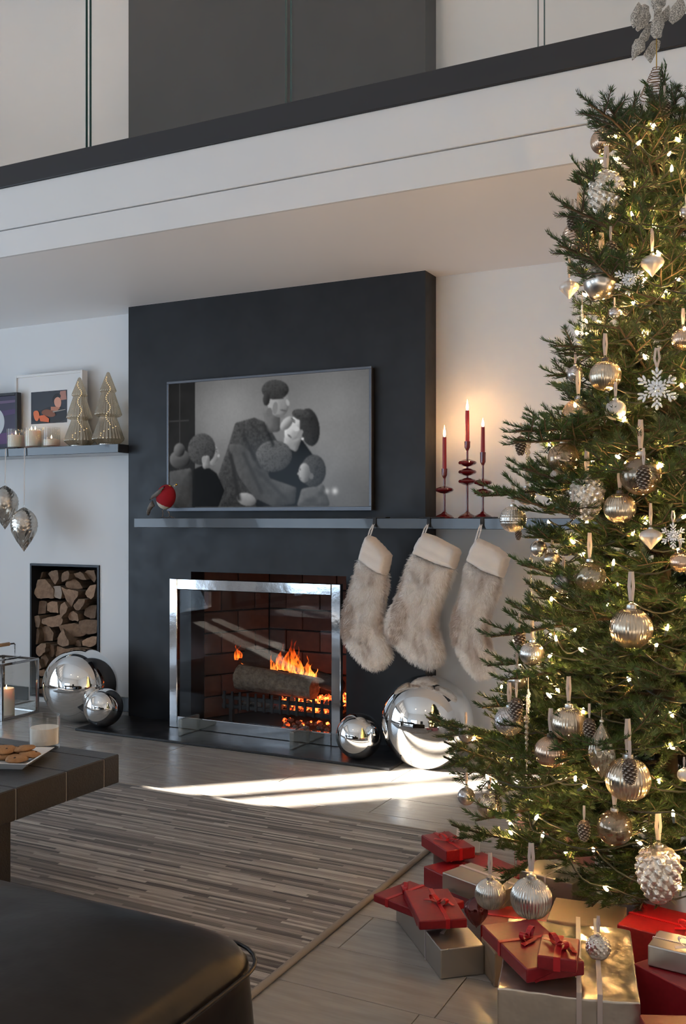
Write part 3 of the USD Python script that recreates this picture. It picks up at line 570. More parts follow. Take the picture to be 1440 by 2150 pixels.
# firewood niche and its logs
nf = thing('firewood_niche', 'tall recess in the left wall lined in black steel for firewood', 'log niche', ((NX0 + NX1) / 2, YW, NZ0))
s = .014
for b in [(NX0 + .0005, NX0 + s, NZ0 + .001, NZ1 - .001), (NX1 - s, NX1 - .0005, NZ0 + .001, NZ1 - .001)]: part(nf, 'side_panel', box(b[0], b[1], YW - .010, YW + .36, b[2], b[3]), steel_dark, False, world=True)
part(nf, 'top_panel', box(NX0 + s, NX1 - s, YW - .010, YW + .36, NZ1 - s, NZ1 - .001), steel_dark, False, world=True)
part(nf, 'bottom_panel', box(NX0 + s, NX1 - s, YW - .010, YW + .36, NZ0 + .001, NZ0 + .008), steel_dark, False, world=True)
part(nf, 'back_panel', box(NX0, NX1, YW + .36, YW + .37, NZ0, NZ1), steel_dark, False, world=True)
ROWS = [
 [('wedge', [(250,200),(325,180),(320,225),(270,260),(245,290),(240,240)]), ('blocky', [(350,200),(380,172),(440,168),(455,235),(420,280),(375,230)]), ('square', [(455,190),(510,172),(535,200),(530,240),(470,260),(455,225)]), ('dark', [(545,195),(610,180),(640,195),(660,245),(600,240),(560,225)]), ('corner', [(640,185),(665,168),(722,168),(722,235),(700,265),(650,205)])],
 [('narrow', [(245,285),(275,290),(270,350),(250,350)]), ('tall wedge', [(290,240),(340,235),(392,310),(396,385),(290,385),(268,345),(280,290)]), ('whitish', [(385,300),(420,285),(455,290),(470,340),(465,388),(420,380),(395,340)]), ('half-round', [(500,275),(535,235),(570,230),(600,265),(610,310),(540,318),(505,300)]), ('large pointed', [(460,290),(500,310),(610,325),(600,365),(560,400),(525,450),(495,430),(475,350)]), ('rounded', [(640,330),(670,285),(720,275),(722,370),(700,390),(660,370),(638,350)])],
 [('broad', [(245,425),(300,400),(346,405),(342,495),(300,505),(250,500)]), ('half-round', [(352,420),(395,403),(440,410),(443,495),(390,490),(352,480)]), ('slim', [(450,430),(480,408),(515,450),(505,480),(465,540),(453,490)]), ('angular', [(545,440),(590,390),(650,385),(640,430),(600,475),(560,470)]), ('thick', [(642,460),(680,435),(722,430),(722,535),(690,540),(640,505)])],
 [('tapering', [(250,515),(303,510),(313,550),(290,610),(262,600)]), ('wide flat', [(325,535),(440,507),(465,550),(455,595),(400,600),(330,570)]), ('notched', [(490,508),(560,474),(600,500),(608,545),(598,560),(570,550),(545,555),(510,550)]), ('boxy', [(610,548),(660,540),(722,547),(722,648),(680,658),(632,648),(608,592)])],
 [('short', [(235,617),(288,607),(298,650),(288,728),(240,732)]), ('square', [(302,588),(380,588),(413,640),(394,708),(310,708)]), ('pointed', [(420,680),(462,612),(488,660),(533,700),(543,738),(490,748),(430,728)]), ('biggest grey', [(470,582),(560,567),(603,582),(628,655),(600,676),(505,676),(478,630)]), ('flat', [(625,700),(680,672),(722,672),(722,733),(690,753),(632,738)])],
 [('rounded', [(270,752),(310,720),(348,722),(343,788),(300,823),(272,800)]), ('round', [(357,762),(380,727),(412,737),(408,808),(385,833),(362,805)]), ('three-cornered', [(417,738),(488,762),(498,790),(430,828),(417,800)]), ('half-hidden', [(557,717),(590,697),(622,707),(622,746),(552,743)])],
 [('small wedge', [(255,852),(298,842),(318,908),(270,943)]), ('wedge', [(302,832),(340,797),(373,850),(345,898),(312,870)]), ('hidden', [(385,845),(440,830),(500,840),(490,920),(400,925)])],
 [('blocky', [(265,980),(320,985),(325,1050),(270,1060)]), ('upper', [(287,927),(340,917),(350,965),(300,975)]), ('hidden', [(360,940),(480,935),(480,1030),(370,1040)]), ('shaded', [(500,760),(620,755),(640,830),(520,840)])],
 [('lowest', [(255,1072),(318,1067),(320,1122),(255,1127)]), ('hidden', [(335,1065),(480,1060),(480,1122),(335,1125)]), ('hidden', [(500,850),(715,770),(715,1120),(500,1120)])]]
words = ['top', 'second', 'third', 'fourth', 'fifth', 'sixth', 'seventh', 'eighth', 'bottom']; nth = ['first', 'second', 'third', 'fourth', 'fifth', 'sixth']
li = 0
for ri, row in enumerate(ROWS):
    for ci, (shape, pts) in enumerate(row):
        yf = YW + rng.uniform(.002, .075); w = np.array([Py(x / 3.6, 1150 + y / 3.6, yf) for x, y in pts])
        pg = Polygon(w[:, [0, 2]]).buffer(-.0025).buffer(.0015)
        if pg.is_empty: continue
        if pg.geom_type != 'Polygon': pg = max(pg.geoms, key=lambda g: g.area)
        pts2 = []
        rnd = pg.exterior
        nn = int(rnd.length / .007)
        for k in range(nn):
            a = rnd.interpolate(k * rnd.length / nn).coords[0]; dx, dz = meshkit.noise(np.array([[a[0] * 60, a[1] * 60, li], [a[0] * 60 + 9, a[1] * 60, li + 5]]), 4) - .5
            pts2.append((min(max(a[0] + dx * .006, NX0 + s + .002), NX1 - s - .002), min(max(a[1] + dz * .006, NZ0 + .009), NZ1 - s - .002)))
        pg = Polygon(pts2).buffer(0)
        if pg.geom_type != 'Polygon' and not pg.is_empty: pg = max(pg.geoms, key=lambda g: g.area)
        if pg.is_empty or pg.area < 3e-4: continue
        c = pg.centroid; cut_m = cutgrey if shape in ('whitish',) else cutwood
        t = thing('firewood_log', f'{shape} split firewood log, {nth[ci]} of the {words[ri]} row in the wall niche', 'firewood log', (c.x, yf, c.y), group='split logs stacked in the wall niche')
        ext = np.array(pg.exterior.coords)[:-1]; n = len(ext); tlt = rng.uniform(-.055, .055, 2)
        face = Delaunay(ext).simplices; cc = ext[face].mean(1); face = face[contains_xy(pg, cc[:, 0], cc[:, 1])]
        rel = ext - [c.x, c.y]; dep = (rel @ tlt) * 6
        fv = np.stack([rel[:, 0], dep, rel[:, 1]], 1)
        a, b, cr = fv[face[:, 0]], fv[face[:, 1]], fv[face[:, 2]]; flip = np.cross(b - a, cr - a)[:, 1] > 0; face[flip] = face[flip][:, ::-1]
        part(t, 'cut_face', trimesh.Trimesh(fv, face, process=False), cut_m, False)
        bkv = fv * .93; bkv[:, 1] = .27; k = np.arange(n); k2 = (k + 1) % n
        sv = np.vstack([fv, bkv]); sf = np.vstack([np.stack([k, k2, k2 + n], 1), np.stack([k, k2 + n, k + n], 1), face[:, ::-1] + n])
        bm = trimesh.Trimesh(sv, sf, process=False); trimesh.repair.fix_normals(bm, multibody=False)
        part(t, 'bark', bm, bark, False); li += 1
# ------------------------------------------------------------------ left wall shelf: frames, candles, glass trees
def frame_thing(name, label, x0, x1, y0, y1, z0, z1, w, fm, mw=None):
    t = thing(name, label, 'picture frame', ((x0 + x1) / 2, y1, z0))
    for b in [(x0, x0 + w, z0, z1), (x1 - w, x1, z0, z1), (x0 + w, x1 - w, z0, z0 + w), (x0 + w, x1 - w, z1 - w, z1)]:
        part(t, 'moulding', cbox(b[0], b[1], y0, y1, b[2], b[3], .002), fm, False, world=True)
    part(t, 'mount', box(x0 + w, x1 - w, y0 + .010, y1 - .004, z0 + w, z1 - w), mw or mat_board, False, world=True)
    return t
prints = {}
def ink(c):
    if c not in prints: prints[c] = mat('print_%02x%02x%02x' % c, srgb(*c), .5)
    return prints[c]
def flat(t, name, pts, y, c, th=.0004):
    for _ in range(2 if 5 < len(pts) < 12 else 0):
        p_ = np.array(pts); q_ = np.roll(p_, -1, 0); pts = np.stack([p_ * .75 + q_ * .25, p_ * .25 + q_ * .75], 1).reshape(-1, 2)
    part(t, name, solid(pts, y - th, y, lambda a, b, d: np.stack([a, d, b], 1)), ink(c), False, world=True)
sq = lambda x0, x1, z0, z1: [(x0, z0), (x1, z0), (x1, z1), (x0, z1)]
t = frame_thing('picture_frame', 'white picture frame holding a small dark photo of a violinist, leaning on the wall shelf', -4.577, -4.027, 4.500, 4.548, SHZ, 2.042, .016, frame_white)
fy = 4.5098
zp = lambda x, y: tuple(Py(x / 5.143, 770 + y / 5.143, 4.5)[[0, 2]])
part(t, 'photo_print', solid(sq(-4.447, -4.155, 1.733, 1.931), fy - .0006, fy, lambda a, b, d: np.stack([a, d, b], 1)), ink((46, 48, 56)), False, world=True, label='small dark photo of a person playing the violin')
for k, (pts, c) in enumerate([([(330,520),(430,470),(540,420),(700,430),(710,600),(330,610)], (28, 27, 32)), ([(640,262),(700,255),(708,350),(650,360),(632,310)], (176, 122, 106)),
    ([(555,330),(590,285),(640,290),(650,330),(600,340),(580,400),(556,380)], (22, 19, 20)), ([(575,350),(610,320),(645,340),(655,390),(640,440),(600,440),(575,400)], (214, 152, 126)),
    ([(540,430),(600,430),(640,445),(600,480),(540,470)], (180, 118, 92)), ([(430,490),(480,455),(560,470),(600,520),(560,545),(470,530)], (122, 72, 46)), ([(560,480),(700,455),(702,463),(565,494)], (150, 140, 130)),
    ([(350,480),(400,468),(420,510),(410,580),(380,590),(358,545)], (216, 112, 62)), ([(410,530),(470,520),(525,560),(520,598),(430,588)], (206, 98, 50))]):
    flat(t, 'print_area', [zp(*p) for p in pts], fy - .0007 - k * .0005, c)
t = frame_thing('picture_frame', 'black picture frame of a pale disc on purple, left end of the wall shelf', -4.93, -4.506, 4.452, 4.488, SHZ, 1.930, .018, frame_black, ink((58, 52, 74)))
fy = 4.4618
flat(t, 'print_band', [(-4.912, 1.60), (-4.524, 1.62), (-4.524, 1.69), (-4.912, 1.66)], fy, (92, 54, 104)); flat(t, 'print_band', [(-4.912, 1.76), (-4.524, 1.80), (-4.524, 1.83), (-4.912, 1.80)], fy, (74, 50, 92)); flat(t, 'print_band', [(-4.912, 1.86), (-4.524, 1.87), (-4.524, 1.885), (-4.912, 1.88)], fy, (104, 84, 112))
flat(t, 'print_disc', [(-4.715 + .093 * math.cos(a), 1.752 + .093 * math.sin(a)) for a in np.linspace(0, 2 * np.pi, 48, endpoint=False)], fy - .0006, (196, 198, 200))
wick = mat('wick', (.02, .018, .016), .9)
def drop_flame(h, r): return lathe([(max(r * math.sin(math.pi * s ** .62) * (1 - s) ** .25, .0002), h * s) for s in np.linspace(0, 1, 18)], 16)
for nm, px, y, wax_h, fl_n, lab in [('candle_jar', 33, 4.405, .085, 1, 'ribbed glass candle jar with a low warm candle, in front of the black picture frame'), ('candle_jar', 70, 4.405, .106, 2, 'ribbed glass candle jar full of cream wax with two flames'), ('candle_jar', 108, 4.42, .05, 1, 'clear ribbed glass candle jar nearest the glass trees')]:
    c = Py(px, 1000, y); t = thing(nm, lab, 'candle', (c[0], y, SHZ))
    m = lathe([(.042, 0), (.050, .003), (.051, .012), (.051, .122), (.0485, .122), (.048, .012), (.0, .010)], 96, lambda ph, i: 1 + .022 * np.cos(ph * 24)); part(t, 'glass_jar', m, clear_glass, True)
    part(t, 'wax', lathe([(.046, .0125), (.0465, wax_h - .003), (.045, wax_h), (.0, wax_h - .002)], 48), wax_white, 40)
    for k in range(fl_n):
        x = (k - (fl_n - 1) / 2) * .03
        part(t, 'wick', tube([(x, 0, wax_h - .002), (x, 0, wax_h + .008)], .0008, 6), wick); part(t, 'flame', tf(drop_flame(.022, .0042), (x, 0, wax_h + .006)), flame_mat, True)
first = None
gt_prof = [(.054, .006), (.060, .010), (.080, .026), (.088, .034), (.090, .040)] + [(.090 - .043 * q, .040 + .120 * q) for q in np.linspace(.12, 1, 7)] + [(.050, .163), (.066, .168), (.0745, .176), (.0745, .181)] + [(.0745 - .0375 * q, .181 + .119 * q) for q in np.linspace(.12, 1, 7)] + [(.036, .303), (.041, .306), (.0455, .312), (.0455, .316)] + [(.0455 - .035 * q, .316 + .094 * q) for q in np.linspace(.12, 1, 7)] + [(.008, .416), (.003, .420)]
for px, y, sc, lab in [(167, 4.455, .99, 'ribbed champagne glass tree lit from inside, in front of the white picture frame'), (227, 4.455, 1.03, 'ribbed champagne glass tree lit from inside, at the right end of the wall shelf')]:
    c = Py(px, 1000, y); t = thing('glass_tree', lab, 'glass tree', (c[0], y, SHZ), scale=sc)
    part(t, 'glass_body', lathe(gt_prof, 168, lambda ph, i: 1 + .032 * np.cos(ph * 28)), tree_glass, 60)
    part(t, 'metal_base', lathe([(.056, 0), (.058, .002), (.058, .010), (.054, .012)], 48), cap_silver)
    zz = np.linspace(.39, .05, 34); sp = np.stack([.012 * np.cos(zz * 60) * (1 + (zz < .12) * 2.6), .012 * np.sin(zz * 60) * (1 + (zz < .12) * 2.6), zz], 1)
    part(t, 'fairy_wire', tube(sp, .0004, 4), gold)
    for p in sp: part(t, 'fairy_light', ball(.0026, p, 1), fairy_mat, True)
# the two drop ornaments hanging from the shelf
_dp = np.array([(.001,-1),(.05,-.95),(.17,-.84),(.40,-.64),(.70,-.36),(.93,-.04),(1.0,.2),(.96,.42),(.80,.64),(.52,.83),(.24,.94),(.06,1)]); _ss = np.linspace(0, 1, 44); _s0 = np.linspace(0, 1, 12)
from scipy.interpolate import PchipInterpolator
drop_prof = np.stack([.0775 * PchipInterpolator(_s0, _dp[:, 0])(_ss), .133 * PchipInterpolator(_s0, _dp[:, 1])(_ss)], 1)
for px, pz, lab in [(10.5, 1066, 'silvered glass drop ornament hanging from the wall shelf, higher one at the left edge'), (50.5, 1112, 'silvered glass drop ornament hanging lower from the wall shelf, left of its shadow')]:
    c = Py(px, pz, 4.335); t = thing('drop_ornament', lab, 'ornament', c)
    m = lathe(drop_prof, 120, lambda ph, i: 1 + .035 * np.abs(np.sin(ph * 4 + 0)) * np.sin(np.pi * i)); v = np.array(m.vertices)
    R = np.hypot(v[:, 0], v[:, 1]); F = np.arctan2(v[:, 1], v[:, 0]); k = .0022 * np.sin(v[:, 2] * 520 + np.abs(((F * 4 / np.pi) % 2) - 1) * 9); v[:, :2] *= (1 + k / np.maximum(R, .01))[:, None] ** (R > .006)[:, None]; m.vertices = v
    part(t, 'glass_drop', m, merc_silver, 50); part(t, 'hanging_ring', ring(.008, .0012, (0, 0, .142)), cap_silver, True)
    top = SHZ - c[2]; part(t, 'ribbon', strip([(0, 0, .150), (0, .002, top * .5), (0, .004, top - .03), (0, .006, top - .0), (0, .02, top + .003), (0, .06, top + .003)], (1, 0, 0), .008), satin, False)

# ------------------------------------------------------------------ mantel: robin, candlesticks, stocking hangers, stockings
rb = lambda x, y, d=4.33: Py(290 + x / 11.08, 980 + y / 11.08, d); S = 5.348 / 2039 / 11.08
o = rb(620, 1150); t = thing('robin', 'felt robin figure with a red breast on the left end of the mantel', 'bird ornament', (o[0], 4.33, 1.15))
bc = rb(640, 730); m = uvball(1, 64, 40, lambda T, F: 1 + .10 * np.cos(T)); m.apply_scale([238 * S, 200 * S, 292 * S]); m.apply_transform(trimesh.transformations.rotation_matrix(math.radians(14), [0, 1, 0])); m.apply_translation(bc)
pl = [np.array(rb(400, 740)), np.array(rb(760, 960))]; dd = pl[1] - pl[0]; nn = np.array([-dd[2], 0, dd[0]]); nn /= np.linalg.norm(nn)
side = (m.triangles_center - pl[0]) @ nn; up = side > 0 if nn[2] > 0 else side < 0
part(t, 'red_breast', trimesh.Trimesh(m.vertices, m.faces[up]), felt_red, 60, world=True); part(t, 'cream_belly', trimesh.Trimesh(m.vertices, m.faces[~up]), felt_cream, 60, world=True)
def leaf(pts, th, y): 
    w = np.array([rb(*p, y) for p in pts]); q = pillow(w[:, [0, 2]], th, .006); q.apply_translation([0, y, 0]); return q
part(t, 'wing', leaf([(650,445),(560,480),(430,570),(330,650),(262,770),(270,785),(330,745),(440,690),(520,620),(560,540)], .022, 4.33 - 195 * S), felt_grey, 60, world=True, label='grey-brown felt wing')
part(t, 'tail', leaf([(330,770),(270,860),(225,960),(200,1070),(210,1135),(245,1135),(280,1030),(330,960),(385,920)], .03, 4.335), felt_grey, 60, world=True)
for a, b, c in [((560,1010),(580,1080),(565,1158)), ((690,1020),(725,1080),(730,1140))]:
    part(t, 'leg', tube([rb(*a), rb(*b), rb(*c)], .0022, 6), wire_brown, True, world=True)
    f0 = rb(*c); part(t, 'foot', cat_([tube([f0, (f0[0] + dx, 4.33 + dy, 1.1512)], .0014, 5) for dx, dy in ((.028, -.01), (.026, .012), (-.016, 0))]), wire_brown, True, world=True)
hd = rb(735, 440); part(t, 'gold_crown', tf(lathe([(.010, 0), (.0105, .003), (.0095, .010), (.008, .010)], 20), hd - np.array([0, 0, .008])), gold, world=True)
bk = rb(850, 440); part(t, 'beak', cat_([ball(.006, bk, 2, (1, 1, 1.0))]), felt_cream, True, world=True); part(t, 'gold_bell', ball(.0065, rb(890, 415), 2), gold, True, world=True)

z5 = lambda x, y, d: Py(680 + x / 3.2727, 800 + y / 3.2727, d)
for nm, cx, discs, cup, cand, fl, y, lab in [
    ('candlestick', 828, [748], (660, 602), (602, 392), (392, 305), 4.42, 'short red glass candlestick with one disc, holding the lowest red candle'),
    ('candlestick', 985, [690, 625, 562], (470, 415), (415, 210), (212, 130), 4.44, 'tallest red glass candlestick with three stacked discs and a red candle'),
    ('candlestick', 1092, [765, 698], (570, 490), (490, 322), (322, 255), 4.36, 'red glass candlestick with two discs and a red candle, nearest the tree')]:
    c = z5(cx, 940, y); u = (y / ray(680 + cx / 3.2727)[1]) / FPX / 3.2727; z = lambda yy: z5(cx, yy, y)[2] - 1.15
    t = thing(nm, lab, 'candlestick', (c[0], y, 1.15))
    pr = [(64 * u, 0), (65 * u, .003), (55 * u, .012), (25 * u, .022), (9 * u, .032), (7 * u, .05)]
    for d_ in discs: pr += [(7 * u, z(d_) - 27 * u), (30 * u, z(d_) - 22 * u), (58 * u, z(d_) - 10 * u), (64 * u, z(d_)), (58 * u, z(d_) + 10 * u), (30 * u, z(d_) + 22 * u), (7 * u, z(d_) + 26 * u)]
    pr += [(7 * u, z(cup[0]) - 12 * u), (12 * u, z(cup[0])), (19 * u, z(cup[0]) + 14 * u), (20 * u, z(cup[1])), (16 * u, z(cup[1])), (0.0005, z(cup[1]) - 20 * u)]
    part(t, 'glass_stem', lathe(pr, 48), red_glass, 35)
    part(t, 'candle', lathe([(14.5 * u, z(cand[0]) - 15 * u), (13 * u, z(cand[1]) + 6 * u), (10 * u, z(cand[1])), (.0005, z(cand[1]) + 2 * u)], 28), wax_red, 40, label='red taper candle')
    part(t, 'wick', tube([(0, 0, z(cand[1])), (0, 0, z(cand[1]) + 14 * u)], .0008, 6), wick); hh = z(fl[1]) - z(fl[0])
    part(t, 'flame', tf(drop_flame(hh * .95, 10 * u), (0, 0, z(cand[1]) + 6 * u)), flame_mat, True)
    l = UsdLux.SphereLight.Define(stage, t.path + '/flame_light'); l.CreateRadiusAttr(.012); l.CreateIntensityAttr(150.0); l.CreateColorAttr(Gf.Vec3f(1, .50, .18)); l.AddTranslateOp().Set(Gf.Vec3d(0, 0, float(z(fl[0]) + hh * .5)))

stk = [([(300,1055),(345,1070),(400,1125),(462,1195),(450,1270),(432,1338),(380,1325),(320,1285),(245,1230),(268,1140)], [(248,1215),(215,1330),(185,1420),(140,1580),(128,1680),(140,1770),(200,1860),(290,1960),(360,1985),(430,1950),(465,1890),(460,1830),(430,1750),(405,1650),(415,1500),(438,1400),(432,1315),(330,1262)], (318, 1060), [(345,1070),(400,1112),(462,1195),(440,1190),(390,1140)], 'narrow cream fur stocking hanging on the mantel, nearest the fire screen'),
       ([(690,1040),(770,1065),(930,1150),(938,1185),(905,1298),(780,1262),(612,1188),(640,1110)], [(614,1180),(570,1280),(520,1440),(440,1600),(425,1680),(440,1750),(520,1840),(620,1930),(740,1980),(800,1950),(830,1880),(810,1800),(775,1700),(785,1580),(850,1430),(908,1280),(780,1250)], (693, 1045), [(780,1075),(925,1148),(930,1165),(850,1130)], 'widest cream fur stocking, middle of the three under the mantel'),
       ([(1060,1075),(1200,1140),(1280,1205),(1262,1280),(1235,1358),(1100,1312),(982,1238),(1010,1150)], [(984,1228),(960,1400),(920,1520),(880,1650),(880,1740),(920,1850),(980,1960),(1050,2040),(1130,2030),(1170,1970),(1150,1850),(1130,1720),(1140,1600),(1190,1480),(1230,1340),(1100,1300)], (1062, 1078), [(1110,1090),(1200,1135),(1270,1200),(1200,1180),(1130,1130)], 'cream fur stocking hanging on the bare wall nearest the Christmas tree')]
fur_mat = usdkit.material(stage, L('fur'), {'tc': ('texture_coordinate', {}), 'mp': ('mapping', {'scale': (9, 9, 4)}), 'n': ('noise_texture', {'scale': 1.3, 'detail': 4, 'distortion': .7}), 'r': ('rgb_ramp', {'ramp': [(.34, (.54, .44, .375)), (.50, (.90, .86, .82)), (.8, (.97, .95, .92))]}),
    'p': ('principled_bsdf', {'roughness': .75, 'specular_ior_level': .15}), 't': ('translucent_bsdf', {}), 'm': ('mix_closure', {'fac': .25})}, [('tc.object', 'mp.vector'), ('mp.vector', 'n.vector'), ('n.fac', 'r.fac'), ('r.color', 'p.base_color'), ('r.color', 't.color'), ('p.BSDF', 'm.closure1'), ('t.BSDF', 'm.closure2')], surface='m.closure')
SY = 4.195
for k, (cuff, body, lp, mouth, lab) in enumerate(stk):
    o = z5(*lp, SY); t = thing('stocking', lab, 'stocking', o)
    bp = np.array([z5(*p, SY) for p in body])[:, [0, 2]]; pg = Polygon(bp).buffer(.012).buffer(-.022).buffer(.008)
    bm = pillow(np.array(pg.exterior.coords)[:-1], .085, .010, .5, edge=.05, lump=.35, seed=k); bm.apply_translation([0, SY, 0])
    bp_ = part(t, 'fur_body', bm, fur_base, 60, world=True)
    cp = np.array([z5(*p, SY) for p in cuff])[:, [0, 2]]; pg = Polygon(cp).buffer(.006).buffer(-.006)
    cm = pillow(np.array(pg.exterior.coords)[:-1], .105, .008, .42, edge=.03); v = np.array(cm.vertices); v[:, 1] += .0009 * np.sin((v[:, 0] * .45 + v[:, 2]) * 150) * (np.abs(v[:, 1]) > .01); cm.vertices = v; cm.apply_translation([0, SY, 0])
    part(t, 'cuff', cm, knit, 60, world=True, label='smooth folded cream cuff')
    # fur strands
    n = 15000; pts, fi = trimesh.sample.sample_surface(bm, n, seed=k); nr = bm.face_normals[fi]
    r_ = np.random.default_rng(k + 40); clump = np.stack([meshkit.noise(pts * 45 + q * 7, q) - .5 for q in range(3)], 1)
    d = nr * .75 + np.array([0, 0, -.75]) + clump * 1.5 + r_.normal(0, .22, (n, 3)); d /= np.linalg.norm(d, axis=1, keepdims=True)
    ln = r_.uniform(.010, .021, n)[:, None]; p1 = pts + (nr * .5 + d * .6) * ln * .5; p2 = pts + (nr * .25 + d) * ln + np.array([0, 0, -.1]) * ln
    cv = trimesh.transform_points(np.stack([pts - nr * .001, p1, p2], 1).reshape(-1, 3), t.inv)
    c = UsdGeom.BasisCurves.Define(stage, fresh(bp_, 'fur')); c.CreateTypeAttr('linear'); c.CreatePointsAttr(Vt.Vec3fArray.FromNumpy(cv.astype(np.float32)))
    c.CreateCurveVertexCountsAttr(Vt.IntArray([3] * n)); w_ = np.tile([.0011, .0009, .0003], n); c.CreateWidthsAttr(Vt.FloatArray.FromNumpy(w_.astype(np.float32))); c.SetWidthsInterpolation('vertex')
    UsdShade.MaterialBindingAPI.Apply(c.GetPrim()).Bind(fur_mat); keys(c.GetPrim(), kind='stuff')
    # loop and its iron hanger
    hx = o[0]; top = 1.122; lw = .010
    part(t, 'hanging_loop', cat_([strip([(hx - .012 + .004 * sgn, SY + .004 * sgn, o[2] - .02), (hx - .004 * 0 + lw * sgn * .6, SY + .01, (o[2] + top) / 2), (hx + .002 * sgn, MY - .012, top)], (1, 0, 0), .007, .0015) for sgn in (-1, 1)]), knit, False, world=True)
    h = thing('stocking_hanger', f"black iron stocking hanger clamped on the mantel edge above the {['narrow', 'widest', 'rightmost'][k]} stocking", 'hook', (hx, MY, 1.15))
    part(h, 'clamp_plate', cbox(-.045, .06, -.004, .05, .0003, .006, .001), black_iron, False); part(h, 'front_plate', cbox(-.008, .010, -.006, -.0005, -.042, .006, .001), black_iron, False)
    part(h, 'hook', tube([(0, -.004, -.034), (0, -.010, -.036), (0, -.016, -.032), (0, -.018, -.026)], .0022, 8), black_iron, True)

# ------------------------------------------------------------------ rug, coffee table, ottoman, lantern
rug_mat = usdkit.material(stage, L('rug_weave'), {
    'tc': ('texture_coordinate', {}), 'wb': ('noise_texture', {'scale': 5}), 'wm': ('math', {'math_type': 'multiply_add', 'value2': .006}), 'sx': ('separate_xyz', {}), 'yr': ('math', {'math_type': 'divide', 'value2': .0115}), 'row': ('math', {'math_type': 'floor'}),
    'rn': ('white_noise_texture', {'dimensions': '1D'}), 'xl': ('math', {'math_type': 'divide', 'value2': .36}), 'off': ('math', {'math_type': 'multiply_add', 'value2': 9.0}), 'cell': ('math', {'math_type': 'floor'}),
    'cx': ('combine_xyz', {}), 'v': ('white_noise_texture', {'dimensions': '3D'}),
    'r': ('rgb_ramp', {'ramp': [(0, (.025, .021, .02)), (.12, (.065, .054, .049)), (.38, (.15, .128, .114)), (.72, (.245, .215, .19)), (1, (.42, .38, .34))]}),
    'mp': ('mapping', {'scale': (14, 320, 1)}), 'n': ('noise_texture', {'scale': 1, 'detail': 3}), 'nr': ('map_range', {'from_min': .25, 'from_max': .75, 'to_min': .62, 'to_max': 1.3}), 'h': ('hsv', {}),
    'fr': ('math', {'math_type': 'fraction'}), 'pg': ('math', {'math_type': 'pingpong', 'value2': .5}), 'ad': ('math', {'math_type': 'multiply_add', 'value2': .5}), 'b': ('bump', {'strength': .5, 'distance': .003}), 'p': ('principled_bsdf', {'roughness': .8, 'sheen_weight': .15})},
    [('tc.object', 'sx.vector'), ('tc.object', 'wb.vector'), ('wb.fac', 'wm.value1'), ('sx.y', 'wm.value3'), ('wm.value', 'yr.value1'), ('yr.value', 'row.value1'), ('row.value', 'rn.w'), ('sx.x', 'xl.value1'), ('rn.value', 'off.value1'), ('xl.value', 'off.value3'), ('off.value', 'cell.value1'), ('cell.value', 'cx.x'), ('row.value', 'cx.y'), ('cx.vector', 'v.vector'), ('v.value', 'r.fac'),
     ('tc.object', 'mp.vector'), ('mp.vector', 'n.vector'), ('n.fac', 'nr.value'), ('nr.result', 'h.value'), ('r.color', 'h.color'), ('h.color', 'p.base_color'), ('yr.value', 'fr.value1'), ('fr.value', 'pg.value1'), ('pg.value', 'ad.value1'), ('n.fac', 'ad.value3'), ('ad.value', 'b.height'), ('b.normal', 'p.normal')], surface='p.BSDF')
binding = mat('rug_binding', (.24, .21, .18), .9, bump=(200, .4, .002))
RX0, RX1, RY0, RY1 = -4.6, -1.245, .25, 3.30
t = thing('rug', 'large rug of narrow grey and brown woven strips on the floor', 'rug', ((RX0 + RX1) / 2, (RY0 + RY1) / 2, 0))
part(t, 'weave', box(RX0, RX1, RY0, RY1, .0005, .012), rug_mat, False, world=True)
part(t, 'binding', tube([(RX1, RY0, .008), (RX1, RY1 - .02, .008)], .0095, 8), binding, True, world=True); part(t, 'binding', tube([(RX0, RY1, .007), (RX1, RY1, .007)], .0075, 8), binding, True, world=True)

TT = .42; tx = -1.973
t = thing('coffee_table', 'chunky dark-stained plank coffee table at the left edge', 'coffee table', (-2.7, 1.95, .012))
edges = [1.50, 1.72, 1.946, 2.140, 2.302, 2.372]
for a, b in zip(edges[:-1], edges[1:]): part(t, 'top_plank', cbox(-3.95, tx, a + .0012, b - .0012, TT - .088, TT, .003), dark_wood, False, world=True)
for a in edges[1:-1]: part(t, 'plank_joint', box(-3.94, tx - .001, a - .0014, a + .0014, TT - .086, TT - .003), dark_wood_side, False, world=True, label='pale gap between two planks')
for x0, y0 in ((-2.13, 1.60), (-3.90, 1.60)): part(t, 'leg', cbox(x0, x0 + .14, y0, 1.946, .012, TT - .088, .004), dark_wood, False, world=True)
c = np.array([-2.233, 2.322]); t = thing('milk_glass', 'short clear tumbler of milk on the far corner of the coffee table', 'glass of milk', (*c, TT))
part(t, 'tumbler', lathe([(.043, 0), (.0465, .002), (.0475, .006), (.0478, .105), (.0455, .105), (.0445, .016), (.0005, .014)], 64), clear_glass, 40)
part(t, 'milk', lathe([(.0440, .0165), (.0447, .066), (.0440, .068), (.0005, .0675)], 64), milk_mat, 40)
cc = np.array([-2.205, 2.140]); ang = math.degrees(math.atan2(-.38, -.925)); t = thing('cookie_plate', 'square white plate of cookies on the coffee table', 'plate', (*cc, TT), ang)
sqm = lambda a, z: [(sx_ * a, sy_ * a, z) for sx_ in (-1, 1) for sy_ in (-1, 1)]
outer = trimesh.convex.convex_hull(np.array(sqm(.078, 0) + sqm(.105, .022))); inner = trimesh.convex.convex_hull(np.array(sqm(.074, .006) + sqm(.1045, .0265)))
part(t, 'dish', cut(outer, inner), white_glaze, 20)
